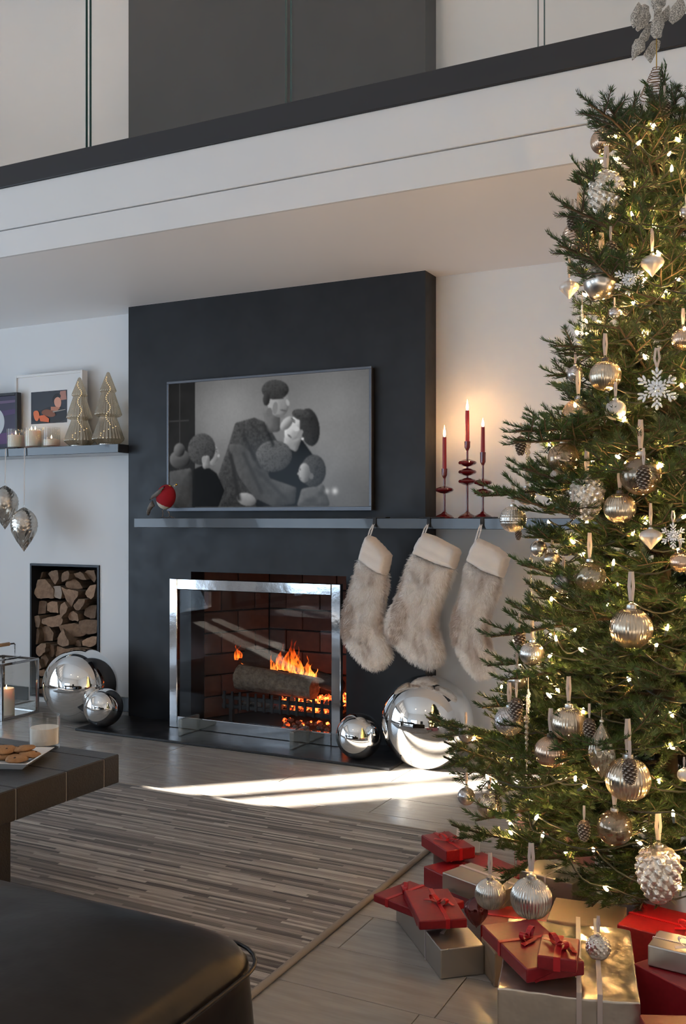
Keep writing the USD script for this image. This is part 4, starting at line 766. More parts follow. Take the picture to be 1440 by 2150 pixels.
def cookie(seed, r=.033):
    m = lathe([(r * .75, 0), (r * .97, .004), (r, .007), (r * .9, .0125), (r * .6, .0155), (.0005, .0165)], 40, None); m = m.subdivide(); v = np.array(m.vertices)
    v += .006 * (np.stack([meshkit.fbm(v * 55 + q * 5 + seed * 3, 3, seed + q) for q in range(3)], 1) - .5); v[:, 2] += .004; m.vertices = v; return m
for k, (x, y, z, tl, lab) in enumerate([(12, 1588, 0, 0, 'cookie at the left of the plate, under another one'), (10, 1576, .017, 6, 'cookie on top at the left of the pile'), (52, 1574, .017, -8, 'cookie on top at the back right of the pile'), (62, 1586, .004, 10, 'cookie at the right end of the pile'), (36, 1595, .0, -4, 'flat cookie at the front of the plate'), (34, 1578, .0, 0, 'cookie buried under the middle of the pile')]):
    q = Pz(x, y, TT + .014 + z); t = thing('cookie', 'chocolate chip ' + lab, 'cookie', (q[0], q[1], TT + .006 + z), k * 50); part(t, 'biscuit', tf(cookie(k), rx=tl), cookie_mat, True)
    for j in range(5): a = j * 1.3 + k; part(t, 'chocolate_chip', tf(rock(.0042, j + k * 7), (.018 * math.cos(a), .018 * math.sin(a), .016)), choc, False)

OX0, OX1, OY0, OY1, OZ = -2.3, -.872, .28, 1.468, .388
def outline(n=200, r=.10, gx=0):
    pg = Polygon([(OX0, OY0), (OX1, OY0), (OX1, OY1), (OX0, OY1)]).buffer(-r).buffer(r, 24); e = pg.exterior
    return np.array([e.interpolate(i * e.length / n).coords[0] for i in range(n)])
oc = np.array([(OX0 + OX1) / 2, (OY0 + OY1) / 2]); ol = outline(); n = len(ol); rings = []
for z in np.linspace(.03, OZ, 12): q = (z - .03) / (OZ - .03); rings.append(np.column_stack([oc + (ol - oc) * (1 - .012 + .016 * math.sin(math.pi * q)), np.full(n, z)]))
for k in np.linspace(1, .02, 34)[1:]: rings.append(np.column_stack([oc + (ol - oc) * (k * .998), np.full(n, OZ + .090 * (1 - k ** 4) ** .62)]))
v = np.array(rings); kk = len(v); v = v.reshape(-1, 3)
wr = (meshkit.fbm(v * np.array([7, 4, 7]), 4, 3) - .5); v[:, 2] += .008 * wr * (v[:, 2] > OZ + .01); v[:, :2] += (.006 * (meshkit.fbm(v * np.array([9, 9, 3]), 3, 8) - .5) * (v[:, 2] < OZ - .02))[:, None]
i, j = np.meshgrid(np.arange(kk - 1), np.arange(n), indexing='ij'); j2 = (j + 1) % n; q = np.stack([i * n + j, i * n + j2, (i + 1) * n + j2, (i + 1) * n + j], -1).reshape(-1, 4)
om = trimesh.Trimesh(v, np.vstack([q[:, [0, 1, 2]], q[:, [0, 2, 3]]]), process=False); trimesh.repair.fix_normals(om)
if om.face_normals[-1][2] < 0: om.invert()
t = thing('ottoman', 'large black leather ottoman filling the bottom left foreground', 'ottoman', (*oc, .012))
part(t, 'leather_cushion', om, leather, True, world=True); part(t, 'piping', tube(np.column_stack([oc + (ol - oc) * 1.001, np.full(n, OZ + .001)]), .0036, 8, closed=True), leather, True, world=True)
part(t, 'plinth', cbox(OX0 + .06, OX1 - .06, OY0 + .06, OY1 - .06, .0122, .06, .004), steel_dark, False, world=True)

LX0, LX1, LY0, LY1, LH, s = -4.485, -4.195, 4.03, 4.32, .325, .014
t = thing('lantern', 'square chrome and glass lantern on the floor at the left edge', 'lantern', ((LX0 + LX1) / 2, (LY0 + LY1) / 2, 0))
for x in (LX0, LX1 - s):
    for y in (LY0, LY1 - s): part(t, 'post', cbox(x, x + s, y, y + s, 0, LH, .0015), chrome, False, world=True)
for z in (0, LH - s):
    for x in (LX0, LX1 - s): part(t, 'rail', cbox(x, x + s, LY0 + s, LY1 - s, z, z + s, .0015), chrome, False, world=True)
    for y in (LY0, LY1 - s): part(t, 'rail', cbox(LX0 + s, LX1 - s, y, y + s, z, z + s, .0015), chrome, False, world=True)
for b in [(LX0 + .005, LX0 + .008, LY0 + s, LY1 - s), (LX1 - .008, LX1 - .005, LY0 + s, LY1 - s), (LX0 + s, LX1 - s, LY0 + .005, LY0 + .008), (LX0 + s, LX1 - s, LY1 - .008, LY1 - .005)]: part(t, 'glass_side', box(*b, s, LH - s), clear_glass, False, world=True)
part(t, 'base_plate', box(LX0 + s, LX1 - s, LY0 + s, LY1 - s, .003, .008), chrome, False, world=True)
lc = ((LX0 + LX1) / 2, (LY0 + LY1) / 2)
part(t, 'handle', tube([(lc[0], LY0 + .05, LH), (lc[0], LY0 + .05, LH + .075), (lc[0], LY0 + .058, LH + .082), (lc[0], LY1 - .058, LH + .082), (lc[0], LY1 - .05, LH + .075), (lc[0], LY1 - .05, LH)], .005, 10), chrome, 40, world=True)
part(t, 'handle_bar', cat_([box(lc[0] - .006, lc[0] + .006, LY0, LY1, LH - .01, LH)]), chrome, False, world=True)
part(t, 'leather_grip', tube([(lc[0], lc[1] - .05, LH + .083), (lc[0], lc[1] + .05, LH + .083)], .011, 12), mat('tan_leather', (.38, .24, .13), .6), True, world=True)
t = thing('pillar_candle', 'white pillar candle glowing inside the glass lantern', 'candle', (-4.300, 4.165, .008))
part(t, 'wax', lathe([(.045, 0), (.046, .002), (.046, .148), (.043, .153), (.034, .146), (.0005, .138)], 48), wax_white, 40); part(t, 'wick', tube([(0, 0, .138), (0, 0, .150)], .001, 6), wick); part(t, 'flame', tf(drop_flame(.026, .005), (0, 0, .147)), flame_mat, True)
l = UsdLux.SphereLight.Define(stage, t.path + '/flame_light'); l.CreateRadiusAttr(.008); l.CreateIntensityAttr(60.0); l.CreateColorAttr(Gf.Vec3f(1, .5, .2)); l.AddTranslateOp().Set(Gf.Vec3d(0, 0, .168))
from scipy.spatial import cKDTree
# ------------------------------------------------------------------ Christmas tree
TC = np.array([-.428, 2.866]); TT_ = 2.75                           # the trunk
PROFILE = np.array([(.02, .28), (.15, .38), (.28, .48), (.46, .545), (.62, .51), (.73, .44), (.92, .355), (1.065, .31), (1.3, .34), (1.47, .305), (1.65, .25), (1.82, .22), (1.94, .23), (2.11, .21), (2.29, .125), (2.36, .05)])
def reach(z): return np.interp(z, PROFILE[:, 0], PROFILE[:, 1])
def surf(px, py, f=1.0):
    """where the view of this pixel meets the tree's outer shape"""
    ts = np.linspace(1.9, TT_ + .02, 260); best = TT_
    for t_ in ts:
        p = P(px, py, t_)
        if np.hypot(*(p[:2] - TC)) <= reach(p[2]) * f: best = t_; break
    else:
        d = [np.hypot(*(P(px, py, t_)[:2] - TC)) - reach(P(px, py, t_)[2]) * f for t_ in ts]; best = ts[int(np.argmin(d))]
    return P(px, py, best)
needle_mat = usdkit.material(stage, L('fir_needle'), {
    'g': ('geometry', {}), 'o': ('object_info', {}), 'r': ('rgb_ramp', {'ramp': [(0, (.042, .080, .020)), (.5, (.082, .140, .032)), (.85, (.14, .19, .045)), (1, (.22, .22, .07))]}), 'mr': ('map_range', {'to_min': .75, 'to_max': 1.25}), 'h': ('hsv', {}),
    'p': ('principled_bsdf', {'roughness': .42}), 't': ('translucent_bsdf', {}), 'm': ('mix_closure', {'fac': .25})},
    [('g.random_per_island', 'r.fac'), ('o.random', 'mr.value'), ('mr.result', 'h.value'), ('r.color', 'h.color'), ('h.color', 'p.base_color'), ('h.color', 't.color'), ('p.BSDF', 'm.closure1'), ('t.BSDF', 'm.closure2')], surface='m.closure')
def bough(Lb, seed, dens=850, slim=1.0):
    """a fir bough along +x: (wood mesh, needle mesh)"""
    r = np.random.default_rng(seed); segs = []
    def twig(p, d, ln, rad, level):
        n = max(4, int(ln / .03)); pts = [p]; d = d / np.linalg.norm(d)
        for k in range(n):
            d = d + r.normal(0, .05, 3) + np.array([0, 0, .028 if level else .02 * (k / n - .35)]); d /= np.linalg.norm(d); pts.append(pts[-1] + d * ln / n)
        pts = np.array(pts); segs.append((pts, rad, level)); return pts
    main = twig(np.zeros(3), np.array([1, 0, 0]), Lb, .0045 + .004 * Lb, 0)
    s = .16 * Lb; k = 0
    cum = np.linspace(0, Lb, len(main))
    while s < Lb * .97:
        p = np.array([np.interp(s, cum, main[:, q]) for q in range(3)]); sd = 1 if k % 2 else -1; a = math.radians(r.uniform(42, 62)); ln = (.10 + .50 * (Lb - s)) * r.uniform(.75, 1.15) * min(1, .45 + s / Lb * 1.6); ln = min(ln, .27) * slim
        d = np.array([math.cos(a), sd * math.sin(a), r.normal(.05, .16)]); t2 = twig(p, d, ln, .0026, 1)
        if ln > .10:
            c2 = np.linspace(0, ln, len(t2)); s2 = ln * .32; k2 = 0
            while s2 < ln * .92:
                p2 = np.array([np.interp(s2, c2, t2[:, q]) for q in range(3)]); d0 = t2[-1] - t2[0]; d0 /= np.linalg.norm(d0); sd2 = 1 if k2 % 2 else -1; a2 = math.radians(r.uniform(40, 58)) * sd2
                d2 = np.array([d0[0] * math.cos(a2) - d0[1] * math.sin(a2), d0[0] * math.sin(a2) + d0[1] * math.cos(a2), d0[2] + r.normal(.03, .14)]); twig(p2, d2, (.035 + .42 * (ln - s2)) * r.uniform(.8, 1.2), .0017, 2); s2 += r.uniform(.032, .048); k2 += 1
        s += r.uniform(.022, .034); k += 1
    wood = cat_([tube(p, np.linspace(rad, max(rad * .45, .0011), len(p)), 5) for p, rad, lv in segs])
    B, D, U_ = [], [], []
    for p, rad, lv in segs:
        ln = np.linalg.norm(np.diff(p, axis=0), axis=1).sum(); n = int(ln * (dens if lv else dens * .9)); s = np.sort(r.random(n)); k = s * (len(p) - 1); i = np.minimum(k.astype(int), len(p) - 2); f = (k - i)[:, None]
        b = p[i] * (1 - f) + p[i + 1] * f; t = p[i + 1] - p[i]; t /= np.linalg.norm(t, axis=1, keepdims=True)
        sdv = np.cross(t, [0, 0, 1.0]); sdv /= np.linalg.norm(sdv, axis=1, keepdims=True) + 1e-9; up = np.cross(sdv, t)
        ph = r.uniform(-.35, math.pi + .35, n); out = np.cos(ph)[:, None] * sdv + np.sin(ph)[:, None] * up * .8; fw = np.clip(.62 + .5 * s + r.normal(0, .15, n), .3, 1.6)[:, None]
        d = out + t * fw; d /= np.linalg.norm(d, axis=1, keepdims=True); B.append(b); D.append(d * (r.uniform(.017, .025, n) * (1 - .25 * (s > .93)))[:, None]); U_.append(np.cross(d, t))
    B, D, U_ = np.vstack(B), np.vstack(D), np.vstack(U_); U_ /= np.linalg.norm(U_, axis=1, keepdims=True) + 1e-9; w = .0012
    N = len(B); v = np.empty((N, 4, 3)); v[:, 0] = B; v[:, 1] = B + D * .45 + U_ * w; v[:, 2] = B + D; v[:, 3] = B + D * .45 - U_ * w
    f = (np.arange(N) * 4)[:, None, None] + np.array([[0, 1, 2], [0, 2, 3]]); return wood, trimesh.Trimesh(v.reshape(-1, 3), f.reshape(-1, 3), process=False)
tree = thing('christmas_tree', 'tall fir Christmas tree covered with warm lights and ornaments on the right', 'Christmas tree', (*TC, 0))
zz = np.linspace(.10, 2.30, 30); part(tree, 'trunk', tube(np.column_stack([.006 * np.sin(zz * 5), .006 * np.cos(zz * 4), zz]), np.linspace(.038, .005, 30), 14), tree_bark, True)
for i, z in enumerate([.1]):
    pass
protos = {}
UsdGeom.Scope.Define(stage, '/World/Looks')
lens = [.16, .26, .36, .46, .56, .68]
for li_, Lb in enumerate(lens):
    for k in range(3 if Lb > .2 else 1):
        c = stage.CreateClassPrim(f'/fir_bough_{li_}_{k}'); c.SetTypeName('Xform'); x = UsdGeom.Xform(c)
        x.AddTransformOp().Set(Gf.Matrix4d(1)); w, nd = bough(Lb, 100 + li_ * 7 + k, 950, .62 if k == 2 else 1.0); holder = Thing(str(c.GetPath()), np.eye(4))
        part(holder, 'stem', w, tree_bark, True); part(holder, 'needles', nd, needle_mat, False, kind='stuff'); protos.setdefault(li_, []).append(str(c.GetPath()))
        protos.setdefault('rad%d%d' % (li_, k), Lb)
def place_bough(base, tip, roll, i, slim=False):
    base, tip = np.asarray(base, float), np.asarray(tip, float); ln = np.linalg.norm(tip - base); li_ = int(np.argmin([abs(l - ln) for l in lens])); s = ln / lens[li_]
    q_ = protos[li_]; pth = q_[-1] if slim else q_[i % max(1, len(q_) - 1)]
    x = (tip - base) / ln; y = np.cross([0, 0, 1.0], x); y /= np.linalg.norm(y) + 1e-9; z = np.cross(x, y); c, q = math.cos(roll), math.sin(roll); y, z = y * c + z * q, z * c - y * q
    path = fresh(tree.path, 'branch'); b = UsdGeom.Xform.Define(stage, path); b.GetPrim().GetReferences().AddInternalReference(pth); b.GetPrim().SetInstanceable(True)
    o = base - np.array([*TC, 0]); b.GetPrim().GetAttribute('xformOp:transform').Set(Gf.Matrix4d(*(x * s), 0, *(y * s), 0, *(z * s), 0, *map(float, o), 1))
r_ = np.random.default_rng(21); i = 0; ang = 0
zt = .24
while zt < 2.22:
    R = reach(zt); ang += 2.39996 + r_.normal(0, .15); el = np.interp(zt, [.2, .8, 1.5, 2.0, 2.25], [-.02, .10, .22, .5, .8]) + r_.normal(0, .07)
    for dep in (0,):
        L_ = R * r_.uniform(.80, 1.04); tip = np.array([TC[0] + L_ * math.cos(ang), TC[1] + L_ * math.sin(ang), zt + r_.normal(0, .02)])
        base = np.array([*TC, tip[2] - math.tan(el) * L_]); base[2] = max(base[2], .14); st = base + (tip - base) * (.0 if L_ < .4 else .08)
        place_bough(st, tip, r_.normal(0, .25), i); i += 1
    zt += .0098 if zt < 1.5 else .0125
for k in range(9):                                                    # the leader's whorl and the tip
    a = k * 2.4; place_bough((*TC, 2.10 + .012 * k), (TC[0] + .13 * math.cos(a), TC[1] + .13 * math.sin(a), 2.19 + .013 * k), 0, k)
place_bough((*TC, 2.16), (TC[0] + .01, TC[1], 2.33), 0, 3, True); place_bough((*TC, 2.14), (TC[0] + .07, TC[1] - .05, 2.35), 0, 2, True)
for px, py in [(1245, 215), (1256, 226), (1215, 362), (1197, 374), (1190, 428), (1182, 512), (1180, 530), (1166, 722), (1150, 786), (1175, 740), (1062, 846), (1056, 878), (1004, 976), (1068, 1000), (1050, 1062), (1105, 1130), (1072, 1200), (1014, 1262), (1018, 1335), (1038, 1362), (1002, 1420), (900, 1480), (930, 1504), (936, 1585), (926, 1616), (974, 1735), (985, 1640), (1000, 1795), (1165, 1868), (1310, 1895), (1250, 1905), (1395, 1900)]:
    tp = P(px, py, TT_ + r_.uniform(-.22, .02)) if py < 1840 else surf(px, py, .9); hz = np.hypot(*(tp[:2] - TC)); up = {True: .35, False: .12}[py < 600]
    st = np.array([*TC, max(tp[2] - up * hz + (.28 if 1780 < py < 1800 else 0) + (.12 if py > 1840 else 0), .15)]); st = st + (tp - st) * max(0, 1 - .68 / np.linalg.norm(tp - st)); place_bough(st, tp, r_.normal(0, .2), i, True); i += 1
part(tree, 'stand', lathe([(.15, .001), (.155, .02), (.13, .16), (.115, .16), (.12, .03), (.0005, .03)], 40), mat('stand_grey', (.30, .30, .31), .35, metal=.6))

# string lights
sl = thing('string_lights', 'string of small warm white lights on dark wire wound around the Christmas tree', 'string lights', (*TC, .2))
pos = []
r_ = np.random.default_rng(5); n = 290
view = math.atan2(-TC[1], -TC[0])                                     # the side of the tree that faces the room
for k in range(n):
    z = .24 + (2.26 - .24) * (k / n) ** 1.15 + r_.normal(0, .02); sw = k * .115; a = view + 2.1 * (2 * abs((sw % 2) - 1) - 1) + r_.normal(0, .08); R = reach(z) * (r_.uniform(.90, 1.03) if k % 2 else r_.uniform(.62, .85)); pos.append((TC[0] + R * math.cos(a), TC[1] + R * math.sin(a), max(z, .2)))
pos = np.array(pos)
wp = []
for k in range(n - 1):
    for s in np.linspace(0, 1, 7)[:-1]:
        p = pos[k] * (1 - s) + pos[k + 1] * s; cen = p[:2] - TC; tgt = (1 - s) * np.hypot(*(pos[k][:2] - TC)) + s * np.hypot(*(pos[k + 1][:2] - TC)); p[:2] = TC + cen / np.hypot(*cen) * tgt; p[2] += -.03 * math.sin(math.pi * s) + .012; wp.append(p)
part(sl, 'wire', tube(wp, .0022, 5), wire_dark, True, world=True)
bm = lathe([(.0024, 0), (.0036, .003), (.0039, .008), (.0027, .014), (.0003, .018)], 10); sm = lathe([(.0030, -.014), (.0038, -.002), (.0030, .001)], 8)
for p in pos:
    q = tf(bm, p, rx=r_.uniform(-60, 60), ry=r_.uniform(-60, 60)); R3 = trimesh.transformations.euler_matrix(*np.radians(r_.uniform(-60, 60, 2)), 0); R3[:3, 3] = p
    q = bm.copy(); q.apply_transform(R3); k = sm.copy(); k.apply_transform(R3); b = part(sl, 'bulb', q, bulb_mat, True, world=True); part(sl, 'socket', k, socket_mat, True, world=True, sub=b)

# ------------------------------------------------------------------ ornaments on the tree
def cap_ring(t, r, cm=cap_silver, cz=None):
    z = r if cz is None else cz
    part(t, 'cap', lathe([(.22 * r, z - .06 * r), (.24 * r, z), (.22 * r, z + .13 * r), (.14 * r, z + .15 * r), (.10 * r, z + .20 * r)], 24, lambda ph, i: 1 + .03 * np.cos(ph * 12)), cm, 40)
    part(t, 'ring', ring(.10 * r, .012 * r, (0, 0, z + .29 * r)), cap_silver, True)
def ribbon_up(t, r, z, ln):
    part(t, 'ribbon', cat_([strip([(.03 * r * sg, 0, z), (.10 * r * sg, .0, z + ln * .5), (.05 * r * sg, 0, z + ln)], (1, .25 * sg, 0), .12 * r * 1.3) for sg in (-1, 1)]), satin, False)
RR = .045
def mk_ball(kind, m, cm):
    def build(t):
        r = RR
        if kind == 'ribbed': g = uvball(r, 180, 40, lambda T, F: 1 + .022 * (np.abs(np.cos(F * 18)) - .6) * np.minimum(1, np.sin(T) * 3) - .05 * np.cos(T) ** 4)
        elif kind == 'fine': g = uvball(r, 240, 40, lambda T, F: 1 + .014 * np.cos(F * 40) * np.minimum(1, np.sin(T) * 2.5) - .04 * np.cos(T) ** 4)
        elif kind == 'swirl': g = uvball(r, 160, 90, lambda T, F: 1 + .03 * np.cos(T * 34 + F * 3) * np.sin(T))
        elif kind == 'hobnail': g = uvball(r, 150, 76, lambda T, F: 1 + .035 * np.abs(np.cos(F * 14) * np.sin(T * 14)) ** .7 * np.minimum(1, np.sin(T) * 2))
        elif kind == 'dotted': g = uvball(r, 150, 76, lambda T, F: 1 + .03 * (np.cos(F * 22) * np.cos(T * 22) > .3) * np.minimum(1, np.sin(T) * 2))
        elif kind == 'beaded': g = uvball(r, 120, 60, lambda T, F: 1 + .09 * np.maximum(0, np.cos(F * 12) * np.sin(T * 14)) * (T < 1.9) * np.minimum(1, np.sin(T) * 2))
        else: g = uvball(r, 72, 40)
        part(t, 'glass_ball', g, m, 60); cap_ring(t, r, cm); ribbon_up(t, r, r * 1.3, r * 1.4)
    return build
def mk_onion(t):
    pr = [(RR * x, RR * z) for x, z in [(.004, -1.05), (.10, -.98), (.30, -.72), (.62, -.38), (.92, -.04), (1.0, .2), (.93, .44), (.70, .66), (.36, .80), (.22, .86)]]
    s = np.linspace(0, 1, len(pr)); ss = np.linspace(0, 1, 48); pr = np.stack([PchipInterpolator(s, [p[k] for p in pr])(ss) for k in (0, 1)], 1)
    part(t, 'glass_body', lathe(pr, 120, lambda ph, i: 1 + .022 * np.abs(np.cos(ph * 9 + 0 * i))), pearl, 60); cap_ring(t, RR * .9, cap_silver, RR * .86); ribbon_up(t, RR, RR * 1.2, RR * 2.0)
def mk_spiral_onion(t):
    part(t, 'glass_body', uvball(RR, 120, 50, lambda T, F: (1 - .12 * np.cos(T) ** 2) * (1 + .035 * np.cos(F * 9 + T * 4) * np.sin(T))), clear_gold, 60); cap_ring(t, RR); ribbon_up(t, RR, RR * 1.2, RR * 1.6)
clear_gold = pane('clear_gold_glass', (.92, .86, .76), rough=.03, f0=.10, body=(.8, .68, .5), bodyfac=.22)
def fib(n): k = np.arange(n); return np.arccos(1 - 2 * (k + .5) / n), k * 2.39996
def mk_glasscone(t):
    h, w = RR * 1.35, RR * .95
    g = uvball(1, 140, 120, lambda T, F: 1 + 0 * T); v = np.array(g.vertices); T = np.arccos(np.clip(v[:, 2], -1, 1)); F = np.arctan2(v[:, 1], v[:, 0])
    a_, f_ = fib(84); pts = np.stack([np.sin(a_) * np.cos(f_), np.sin(a_) * np.sin(f_), np.cos(a_)], 1); d_, i_ = cKDTree(pts).query(v); low = (pts[i_] - v)[:, 2]
    k = .86 + .24 * np.clip(1 - (d_ / .24) ** 2, 0, 1) * (1 + 2.2 * low) + .10 * (meshkit.noise(v * 14, 3) - .5)
    wd = w * np.sin(T) ** .8 * (1 + .22 * np.cos(T)); 
    v = np.stack([wd * np.cos(F) * k, wd * np.sin(F) * k, v[:, 2] * h], 1); g.vertices = v
    part(t, 'glass_cone', g, cone_glass, 50); cap_ring(t, RR, cap_silver, h * .96); ribbon_up(t, RR, h + RR * .25, RR * 1.3)
def mk_pinecone(t):
    h, w = RR, RR * .52; T, F = fib(76); sc, tp = [], []
    base = trimesh.creation.icosphere(1, 1.0)
    for a, f in zip(T, F):
        r = w * math.sin(a) ** .75 * (1 - .22 * math.cos(a)); z = -h * math.cos(a) * .95
        m = base.copy(); m.apply_scale([w * .30, w * .34, w * .13]); d = trimesh.transformations.euler_matrix(0, math.radians(38), f); d[:3, 3] = (r * .92 * math.cos(f), r * .92 * math.sin(f), z); m.apply_transform(d); sc.append(m)
        m2 = base.copy(); m2.apply_scale([w * .10, w * .22, w * .07]); d2 = d.copy(); d2[:3, 3] = (r * 1.14 * math.cos(f), r * 1.14 * math.sin(f), z - w * .16); m2.apply_transform(d2); tp.append(m2)
    core = ball(1, (0, 0, 0), 2, (w * .7, w * .7, h * .85)); part(t, 'scales', cat_(sc + [core]), cone_scale, False, kind='stuff'); part(t, 'silver_tips', cat_(tp), cone_tip, False, kind='stuff')
    part(t, 'ribbon', cat_([strip([(.0, 0, h * .9), (.14 * w * sg, 0, h * 1.6), (.10 * w * sg, 0, h * 2.4)], (1, .3 * sg, 0), w * .22) for sg in (-1, 1)]), satin, False)
def bead(p, q, w):
    p, q = np.array(p, float), np.array(q, float); m = trimesh.creation.icosphere(1, 1.0); ln = np.linalg.norm(q - p); m.apply_scale([ln / 2, w, w]); m.apply_transform(trimesh.geometry.align_vectors([1, 0, 0], (q - p) / ln)); m.apply_translation((p + q) / 2); return m
def mk_snow(t):
    for k in range(6):
        a = math.radians(90 + k * 60); u = np.array([math.cos(a), 0, math.sin(a)]); s = np.array([-math.sin(a), 0, math.cos(a)]); R = RR
        ms = [bead(u * .10 * R, u * .46 * R, .075 * R), bead(u * .5 * R, u * .72 * R, .07 * R), bead(u * .72 * R, u * 1.02 * R, .085 * R)]
        for sg in (-1, 1): ms += [bead(u * .62 * R + s * .05 * sg * R, u * .88 * R + s * .24 * sg * R, .07 * R), bead(u * .14 * R + s * .06 * sg * R, u * .40 * R + s * .20 * sg * R, .07 * R), bead(u * .40 * R + s * .06 * sg * R, u * .58 * R + s * .19 * sg * R, .055 * R)]
        part(t, 'arm', cat_(ms), crystal, True)
    part(t, 'centre_bead', ball(.13 * RR, (0, -.05 * RR, 0), 2), crystal, True)
    part(t, 'ribbon', cat_([strip([(0, 0, RR * 1.0), (.12 * RR * sg, 0, RR * 1.4), (.05 * RR * sg, 0, RR * 1.9)], (1, .3 * sg, 0), RR * .11) for sg in (-1, 1)]), satin, False)
def mk_icicle(t):
    zz = np.linspace(0, 1, 60); pr = [(max(RR * .085 * (1 - .75 * z) * (1 + .28 * math.sin(z * 60)), .0004), -RR * 2 * z) for z in zz][::-1]
    part(t, 'glass_rod', lathe(pr, 16), clear_gold, 60); part(t, 'ball_end', ball(RR * .12, (0, 0, RR * .08), 2), clear_gold, True); part(t, 'thread', tube([(0, 0, RR * .15), (0, 0, RR * .9)], .0006, 5), satin, True)
def mk_drop(t):
    s = np.linspace(0, 1, 44); pr = np.stack([np.maximum(RR * .98 * np.sin(np.pi * s ** .85) ** 1.25, .0006), RR * (-2.1 + 4.2 * s)], 1); m = lathe(pr, 110); v = np.array(m.vertices); F = np.arctan2(v[:, 1], v[:, 0]); k = 1 + .05 * np.cos(F * 8 + v[:, 2] / RR * 1.7); v[:, 0] *= k; v[:, 1] *= k; m.vertices = v
    part(t, 'glass_drop', m, clear_gold, 60); cap_ring(t, RR * .7, cap_silver, RR * 2.05); part(t, 'thread', tube([(0, 0, RR * 2.2), (0, 0, RR * 2.9)], .0006, 5), satin, True)
def mk_wine(t):
    s = np.linspace(0, 1, 40); pr = np.stack([np.maximum(RR * .72 * np.sin(np.pi * np.minimum(1, s * .62 + .38 * s ** 2)) ** .8 * np.where(s < .12, (s / .12) ** .5, 1), .0006), RR * (-.95 + 1.95 * s)], 1)
    part(t, 'glass_drop', lathe(pr, 100, lambda ph, i: 1 + .05 * np.cos(ph * 7 + i * 5)), wine_glass, 60); cap_ring(t, RR * .5, cap_silver, RR * 1.0); part(t, 'thread', tube([(0, 0, RR * 1.1), (0, 0, RR * 1.8)], .0006, 5), satin, True)
MK = {'rs': ('ribbed_bauble', mk_ball('ribbed', merc_silver, cap_silver)), 'rd': ('ribbed_bauble', mk_ball('ribbed', merc_gold, cap_dark)), 'rg': ('ribbed_bauble', mk_ball('ribbed', merc_gold, cap_silver)), 'rc': ('ribbed_bauble', mk_ball('ribbed', merc_copper, cap_dark)), 'fs': ('ribbed_bauble', mk_ball('fine', merc_silver, cap_silver)),
      'sw': ('swirled_bauble', mk_ball('swirl', merc_copper, cap_dark)), 'sm': ('smooth_bauble', mk_ball('smooth', merc_silver, cap_silver)), 'sp': ('speckled_bauble', mk_ball('smooth', merc_speck, cap_silver)), 'cl': ('clear_bauble', mk_ball('smooth', amber_glass, cap_silver)),
      'hb': ('hobnail_bauble', mk_ball('hobnail', merc_silver, cap_silver)), 'dt': ('dotted_bauble', mk_ball('dotted', merc_speck, cap_silver)), 'bd': ('beaded_bauble', mk_ball('beaded', merc_silver, cap_silver)), 'pk': ('ribbed_bauble', mk_ball('ribbed', pearl, cap_silver)),
      'on': ('onion_bauble', mk_onion), 'so': ('spiral_bauble', mk_spiral_onion), 'gc': ('glass_pine_cone', mk_glasscone), 'pc': ('pine_cone', mk_pinecone), 'sn': ('snowflake_ornament', mk_snow), 'ic': ('icicle_ornament', mk_icicle), 'dr': ('spiral_drop', mk_drop), 'wd': ('glass_drop', mk_wine)}
